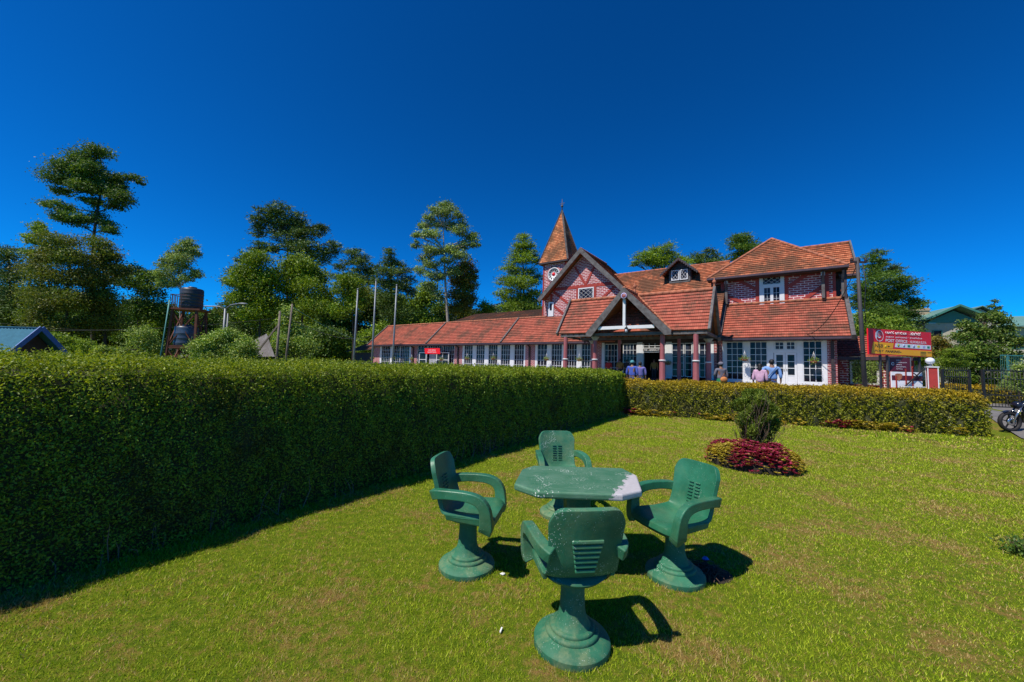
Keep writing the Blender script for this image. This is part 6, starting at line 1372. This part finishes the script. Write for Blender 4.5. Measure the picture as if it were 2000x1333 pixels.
# ------------------------------------------------------------------ green roofed houses
def ghouse(label, Y, pts, zwall, chim, rot=0):
    x0, xr_, zr, ze = pts; z0 = gz(x0, Y); t = thing('green_roof_house', label, 'house', (x0, Y, z0), rot, 'green roofed houses on the right')
    return t, z0
Y = 46; a = at(1786, 624, Y); r_ = at(1862, 599, Y); z0 = gz(a.x, Y)
t = thing('green_roof_house', 'nearer house with sea green metal roof, front gable and two chimneys', 'house', (r_.x, Y, z0), radians(-20))
zr, ze = r_.z - z0, at(1862, 626, Y).z - z0
mb = MB(); 
mb.prism([(-3.1, -1.0, ze), (0, -1.0, zr), (3.1, -1.0, ze), (3.1, -1.0, ze - .12), (0, -1.0, zr - .14), (-3.1, -1.0, ze - .12)], (0, 8, 0)); mb.prism([(-2.0, 1.0, ze + .1), (-9.0, 1.0, ze + .1), (-9.0, 4, zr - .1), (-.5, 4, zr - .1)], (0, 0, -.1)); g_ = mb.build('roof', 'green_roof', t)
mb = MB(); mb.bar((-3.15, -1.08, ze - .02), (0, -1.08, zr + .02), .07, .22); mb.bar((3.15, -1.08, ze - .02), (0, -1.08, zr + .02), .07, .22); mb.build('bargeboard', 'green_trim', t)
mb = MB(); mb.prism([(-2.6, 0, ze - .3), (2.6, 0, ze - .3), (0, 0, zr - .5)], (0, .1, 0)); mb.build('gable_panel', 'green_trim', t)
mb = MB(); mb.box(-2.6, 2.6, 0.11, 7, 0, ze - .31); mb.box(-8.6, -2.6, 1.4, 7, 0, ze - .1); wl = mb.build('wall', 'render_wall', t)
for x in (-2.0, .2, 1.5): mb = MB(); mb.box(x, x + .9, .02, .10, ze - 2.6, ze - 1.2); wn = mb.build('window', 'green_trim', t); mb = MB(); mb.box(x + .1, x + .8, .0, .019, ze - 2.5, ze - 1.3); mb.build('pane', 'glass', wn)
for px0, px1, py in ((1790, 1816, 592), (1823, 1852, 593)):
    a = at(px0, py, Y); b = at(px1, 604, Y); w = (b.x - a.x); cx = (a.x + b.x) / 2 - r_.x; mb = MB(); mb.box(cx - w / 2, cx + w / 2, 3, 4.2, zr - 1.6, a.z - z0); mb.box(cx - w / 2 - .08, cx + w / 2 + .08, 2.9, 4.3, a.z - z0 - .35, a.z - z0 - .2); ch = mb.build('chimney', 'chimney_stone', t)
    mb = MB(); [mb.lathe([(.13, 0), (.16, .28)], 8, (cx - w / 2 + .25 + k * .38, 3.6, a.z - z0)) for k in range(int(w / .42))]; mb.build('chimney_pots', 'tank_black', ch)
mb = MB(); p = at(1811, 540, Y) - Vector((r_.x, Y, z0)); mb.tube([(p.x, 3.6, zr - .5), (p.x, 3.6, p.z)], .03, 5); mb.build('aerial', 'galv_steel', t)
Y = 52; r_ = at(1920, 597, Y); z0 = gz(r_.x, Y); t = thing('green_roof_house', 'house showing only a sea green gable behind the large glossy tree', 'house', (r_.x, Y, z0), radians(-20)); zr = r_.z - z0; ze = zr - 2.2
mb = MB(); mb.prism([(-5.5, 0, ze), (0, 0, zr), (3.2, 0, ze), (3.2, 0, ze - .12), (0, 0, zr - .12), (-5.5, 0, ze - .12)], (0, 8, 0)); mb.build('roof', 'green_roof', t); mb = MB(); mb.box(-4.6, 2.6, .5, 7, 0, ze - .1); mb.prism([(-4.6, .5, ze - .1), (2.6, .5, ze - .1), (0, .5, zr - .4)], (0, .1, 0)); mb.build('wall', 'render_wall', t)
Y = 40; r_ = at(2010, 612, Y); z0 = gz(r_.x, Y); t = thing('green_roof_house', 'sea green roofed house cut off by the right edge', 'house', (r_.x, Y, z0), radians(-25)); zr = r_.z - z0; ze = at(1978, 636, Y).z - z0
mb = MB(); mb.prism([(-2.8, -.8, ze), (8, -.8, ze), (8, 2.6, zr), (-1.2, 2.6, zr)], (0, 0, -.12)); mb.build('roof', 'green_roof', t); mb = MB(); mb.box(-2.0, 8, 0, 4, 0, ze - .13); mb.build('wall', 'render_wall', t)
for x in (-1.4, .4, 2.2): mb = MB(); mb.box(x, x + 1.0, -.06, -.005, ze - 2.4, ze - 1.1); wn = mb.build('window', 'green_trim', t); mb = MB(); mb.box(x + .1, x + .9, -.08, -.061, ze - 2.3, ze - 1.2); mb.build('pane', 'glass', wn)
# green framed mesh fence panel at right
c = at(1975, 760, 23); z0 = gz(c.x, 23); t = thing('mesh_fence', 'teal green framed mesh fence at the far right', 'fence', (c.x, 23, z0))
for x0 in (-.1, 1.1): mb = MB(); mb.box(x0, x0 + .07, 0, .07, 0, 2.9); mb.build('post', 'teal_sheet', t)
mb = MB(); mb.box(-.5, 2.2, .02, .05, 2.84, 2.9)
for i in range(24): mb.box(-.5 + i * .11, -.49 + i * .11, .03, .04, 0, 2.84)
mb.build('mesh', 'teal_sheet', t)
# ------------------------------------------------------------------ motorcycle
P = at(1973, 842, 12.0); mz = gz(P.x, P.y) + .03; mc = thing('motorcycle', 'dark blue motorcycle on the driveway, cut off by the right edge', 'motorcycle', (P.x, P.y, mz), radians(-8))
def wheel(x, steer=0):
    mb = MB(); R = .31; n = 36; m_ = 10; vs = []
    for i in range(n):
        a = 2 * pi * i / n
        for j in range(m_): b = 2 * pi * j / m_; vs.append((x + (R - .05 + .05 * cos(b)) * cos(a), .055 * sin(b), R + (R - .05 + .05 * cos(b)) * sin(a)))
    mb.add(vs, [(i * m_ + j, ((i + 1) % n) * m_ + j, ((i + 1) % n) * m_ + (j + 1) % m_, i * m_ + (j + 1) % m_) for i in range(n) for j in range(m_)], True); w = mb.build('wheel', 'rubber', mc)
    mb = MB()
    for i in range(5): a = 2 * pi * i / 5 + .4; mb.bar((x + .04 * cos(a), 0, R + .04 * sin(a)), (x + .225 * cos(a), 0, R + .225 * sin(a)), .035, .025)
    mb.lathe([(.22, -.03), (.235, -.03), (.235, .03), (.22, .03)], 30, (x, 0, R), axis='y', capb=False, capt=False); mb.lathe([(.05, -.05), (.05, .05)], 14, (x, 0, R), axis='y'); mb.build('rim', 'iron_black', w)
    mb = MB(); mb.lathe([(.06, 0), (.12, 0), (.12, .008), (.06, .008)], 24, (x, -.065, R), axis='y', capb=False, capt=False); mb.build('brake_disc', 'chrome', w)
wheel(0); wheel(1.32)
mb = MB(); n = 14; vs = []
for i in range(n + 1):
    a = radians(15 + 110 * i / n); 
    for s in (-.06, -.03, .03, .06): r = .345 - (.02 if abs(s) > .05 else 0); vs.append((r * cos(a), s, .31 + r * sin(a)))
mb.add(vs, [(4 * i + j, 4 * i + j + 1, 4 * i + j + 5, 4 * i + j + 4) for i in range(n) for j in range(3)], True); mb.build('mudguard', 'bike_paint', mc)
for s in (-.08, .08): mb = MB(); mb.tube([(0, s, .31), (.30, s, .86)], [.03, .026], 10); mb.build('fork', 'chrome', mc)
mb = MB(); mb.tube([(.34, -.32, .98), (.36, -.12, .99), (.33, 0, .94), (.36, .12, .99), (.34, .32, .98)], .014, 8); mb.build('handlebar', 'iron_black', mc)
mb = MB(); mb.ball((.22, 0, .82), .12, 8, (.8, 1, 1)); hd = mb.build('headlight', 'bike_paint', mc); mb = MB(); mb.lathe([(.0, 0), (.09, .0), (.0, .02)], 16, (.118, 0, .82), axis='x', capb=False, capt=False); mb.build('lens', 'glass', hd)
mb = MB(); mb.ball((.60, 0, .84), .22, 10, (1.35, .62, .62)); mb.build('fuel_tank', 'bike_paint', mc)
mb = MB(); mb.box(.80, 1.45, -.12, .12, .76, .86); mb.build('saddle', 'rubber', mc, bevel=.04)
mb = MB(); mb.box(.42, .85, -.13, .13, .28, .62); mb.lathe([(.10, 0), (.10, .30)], 14, (.55, -.15, .42), axis='y'); mb.build('engine', 'iron_black', mc, bevel=.03)
mb = MB(); mb.tube([(.30, 0, .85), (.50, 0, .70), (1.0, 0, .70), (1.32, 0, .31)], .03, 8); mb.tube([(.35, 0, .8), (.45, 0, .3), (1.0, 0, .28), (1.0, 0, .7)], .025, 8); mb.build('frame', 'iron_black', mc)
mb = MB(); mb.tube([(.5, -.12, .3), (.8, -.16, .22), (1.5, -.17, .30)], [.03, .035, .05], 10); mb.build('exhaust', 'chrome', mc)
for y in (-.30, .30): mb = MB(); mb.tube([(.36, y, .98), (.34, y, 1.14)], .008, 5); mb.ball((.34, y, 1.17), .06, 6, (.3, 1, .7)); mb.build('mirror', 'iron_black', mc)
# ------------------------------------------------------------------ people
def skinmesh(name, V, E_, Rr, mat, parent, sub=2, root=0):
    me = bpy.data.meshes.new(name); me.from_pydata([tuple(v) for v in V], E_, []); o = bpy.data.objects.new(name + '_tmp', me); COL.objects.link(o)
    sk = o.modifiers.new('skin', 'SKIN'); sk.use_smooth_shade = True
    for i, r in enumerate(Rr):
        sv = me.skin_vertices[0].data[i]; sv.radius = r if isinstance(r, tuple) else (r, r); sv.use_root = (i == root)
    su = o.modifiers.new('s', 'SUBSURF'); su.levels = sub; su.render_levels = sub
    dg = bpy.context.evaluated_depsgraph_get(); m2 = bpy.data.meshes.new_from_object(o.evaluated_get(dg)); COL.objects.unlink(o); bpy.data.objects.remove(o)
    m2.materials.clear(); m2.materials.append(MATS[mat]); m2.polygons.foreach_set('use_smooth', [True] * len(m2.polygons))
    ob = bpy.data.objects.new(name, m2); COL.objects.link(ob); ob.parent = parent; return ob
def person(label, loc, rz, H=1.65, shirt='cloth_blue', legs='cloth_navy', pose='stand', hair='hair_black', cap=None, skirt=False, longhair=False, bag=False, sc_w=1.0, arms='down', lean=0.):
    t = thing('person', label, 'person', loc, rz); k = H / 1.70; w = sc_w
    P = {'pel': (0, 0, .92), 'wst': (0, .01, 1.06), 'chs': (0, .015 + lean * .2, 1.28), 'nck': (0, .01 + lean * .35, 1.44), 'nk2': (0, -.01 + lean * .4, 1.50), 'hed': (0, -.02 + lean * .45, 1.58), 'top': (0, -.005 + lean * .45, 1.66)}
    sh = .185 * w
    def arm(s, kind):
        if kind == 'hip': return [(s * sh, lean * .3, 1.39), (s * .33 * w, .06, 1.16), (s * .20 * w, -.02, 1.00), (s * .17 * w, -.05, .97)]
        if kind == 'out': return [(s * sh, lean * .3, 1.39), (s * .36, -.05, 1.26), (s * .48, -.20, 1.15), (s * .52, -.26, 1.12)]
        if kind == 'fwd': return [(s * sh, lean * .3, 1.39), (s * .25, -.05, 1.13), (s * .15, -.28, 1.12), (s * .12, -.34, 1.13)]
        return [(s * sh, lean * .3, 1.39), (s * .235 * w, .02, 1.12), (s * .245 * w, -.04, .88), (s * .24 * w, -.06, .80)]
    al = arms if isinstance(arms, tuple) else (arms, arms); AL, AR = arm(-1, al[0]), arm(1, al[1])
    if pose == 'sit': LG = lambda s: [(s * .09, 0, .90), (s * .11, -.38, .84), (s * .11, -.42, .42), (s * .11, -.42, .06), (s * .11, -.54, .03)]
    else: LG = lambda s: [(s * .09, 0, .90), (s * .10, -.02, .50), (s * .105, .02, .09), (s * .11, -.05, .04), (s * .115, -.13, .03)]
    V = [P[n] for n in ('pel', 'wst', 'chs', 'nck', 'nk2', 'hed', 'top')]; E_ = [(i, i + 1) for i in range(6)]; R = [(.15 * w, .105), (.135 * w, .095), (.155 * w, .105), (.07, .06), (.052, .056), (.072, .088), (.058, .070)]
    for A in (AL, AR):
        b = len(V); V += A; E_ += [(2, b)] + [(b + i, b + i + 1) for i in range(3)]; R += [(.052, .052), (.042, .042), (.030, .030), (.034, .020)]
    for s in (-1, 1):
        b = len(V); V += LG(s); E_ += [(0, b)] + [(b + i, b + i + 1) for i in range(4)]; R += [(.088, .088), (.06, .06), (.042, .045), (.040, .04), (.04, .025)]
    V = [Vector(v) * k for v in V]; R = [(a * k, b * k) for a, b in R]; skinmesh('body', V, E_, R, 'skin', t)
    # shirt
    sv = [P['pel'], P['wst'], P['chs'], P['nck']]; se = [(0, 1), (1, 2), (2, 3)]; sr = [(.175 * w, .13), (.16 * w, .12), (.178 * w, .128), (.085, .072)]
    for A in (AL, AR):
        b = len(sv); e = (Vector(A[1]) + Vector(A[2])) / 2; sv += [A[0], A[1], e]; se += [(2, b), (b, b + 1), (b + 1, b + 2)]; sr += [(.072, .072), (.062, .062), (.052, .052)]
    sv = [Vector(v) * k for v in sv]; skinmesh('shirt', sv, se, [(a * k, b * k) for a, b in sr], shirt, t)
    if skirt: mb = MB(); mb.lathe([(.15 * k, .98 * k), (.18 * k, .9 * k), (.22 * k, .6 * k), (.26 * k, .25 * k), (.24 * k, .25 * k), (.1, .6 * k)], 20, capb=False, capt=False); mb.build('skirt', legs, t)
    else:
        tv = [(0, 0, .98), (0, 0, .93)]; te = [(0, 1)]; tr_ = [(.16 * w, .115), (.155 * w, .115)]
        for s in (-1, 1):
            b = len(tv); L = LG(s)[:3]; tv += L; te += [(1, b), (b, b + 1), (b + 1, b + 2)]; tr_ += [(.105, .105), (.078, .078), (.065, .065)]
        skinmesh('trousers', [Vector(v) * k for v in tv], te, [(a * k, b * k) for a, b in tr_], legs, t)
    hp = Vector(P['hed']) * k
    mb = MB(); mb.ball(hp + Vector((0, .022 * k, .028 * k)), .098 * k, 8, (.92, 1.02, 1.02)); mb.v = [v for v in mb.v]
    mb.build('hair', hair, t)
    if longhair: mb = MB(); mb.ball(hp + Vector((0, .07 * k, -.08 * k)), .10 * k, 8, (.8, .6, 1.5)); mb.build('ponytail', hair, t)
    if cap: mb = MB(); mb.ball(hp + Vector((0, .015, .055 * k)), .112 * k, 8, (.95, 1.05, .85)); mb.box(-.07, .07, -.20 * k + hp.y + .02, -.06 + hp.y, hp.z + .045, hp.z + .06); mb.build('cap', cap, t)
    # face
    mb = MB(); f = hp + Vector((0, -.088 * k, -.005)); mb.ball(f + Vector((0, -.006, -.005)), .016, 5, (.8, 1, 1.3)); mb.ball(hp + Vector((-.078 * k, 0, 0)), .022, 5, (.4, .8, 1.3)); mb.ball(hp + Vector((.078 * k, 0, 0)), .022, 5, (.4, .8, 1.3)); mb.build('nose_and_ears', 'skin', t)
    mb = MB(); [mb.ball(hp + Vector((s * .03, -.084 * k, .018)), .010, 4) for s in (-1, 1)]; mb.box(-.022, .022, hp.y - .087 * k, hp.y - .080 * k, hp.z - .048, hp.z - .041); mb.build('eyes_and_mouth', 'hair_black', t)
    if bag:
        mb = MB(); mb.bar((-.14 * k, .15 * k, 1.42 * k), (.17 * k, .165 * k, 1.0 * k), .035, .012); mb.build('bag_strap', 'cloth_black', t)
        mb = MB(); mb.box(.06, .30, .14, .22, .80 * k, 1.0 * k); mb.build('shoulder_bag', 'cloth_black', t, bevel=.03)
    return t
fb = -BN   # facing the building means local -y points along +v
def pw(u, v, z=.905): p = bw(u, v); return (p.x, p.y, z)
F_ = -BN + pi
def gp2(px_, Y): p = at(px_, 700, Y); return (p.x, p.y, gz(p.x, p.y))
F_ = pi - radians(30)
person('person in a pink top seen from behind before the white double door', gp2(1484, 14.75), F_ - .25, 1.60, 'cloth_pink', 'cloth_grey', longhair=True, sc_w=1.0, arms=('down', 'down'))
person('person in a light blue shirt with a black shoulder strap, hand on hip', gp2(1507, 15.0), F_ + .1, 1.78, 'cloth_blue', 'cloth_navy', bag=True, sc_w=1.16, arms=('down', 'hip'))
pg_ = person('person in a pale cap, grey patterned top and green sarong beside the brick pier', gp2(1408, 16.8), F_ + .6, 1.66, 'cloth_grey', 'cloth_green', cap='cloth_grey', sc_w=1.15, arms=('down', 'fwd'), skirt=True)
person('person in a royal blue shirt and teal cap at the end of the tall hedge', gp2(1235, 18.6), F_ - .3, 1.66, 'cloth_royal', 'cloth_navy', cap='cloth_teal', sc_w=1.2)
person('person in a purple blue top with arm held out to the right', gp2(1250, 19.4), F_ + .35, 1.64, 'cloth_purple', 'cloth_navy', sc_w=1.2, arms=('down', 'out'), lean=.1)
person('person in an ochre striped top standing in the dark entrance', pw(-8.25, -.4), -BN, 1.62, 'cloth_ochre', 'cloth_black', sc_w=1.1)
person('person in a red top behind the porch columns', pw(-11.25, -1.9, .905), F_, 1.50, 'cloth_red', 'cloth_black', sc_w=1.1)
person('person whose bare head shows just right of the one in red', pw(-10.35, -1.9, .905), F_ + .4, 1.55, 'cloth_ochre', 'cloth_black', sc_w=1.1)
person('person half hidden beside the bare headed one, right of the one in red', pw(-9.95, -1.6, .905), F_ + .2, 1.54, 'cloth_black', 'cloth_black')
p = at(1414, 742, 16.6); mb = MB(); mb.ball((0, 0, 0), .13, 8, (1.2, .7, 1)); mb.tube([(-.08, 0, .1), (0, 0, .26), (.08, 0, .1)], .01, 5); tag(mb.build('carry_bag', 'cloth_orange', None, tuple(p)), 'orange bag held by the person in the green sarong', 'bag')
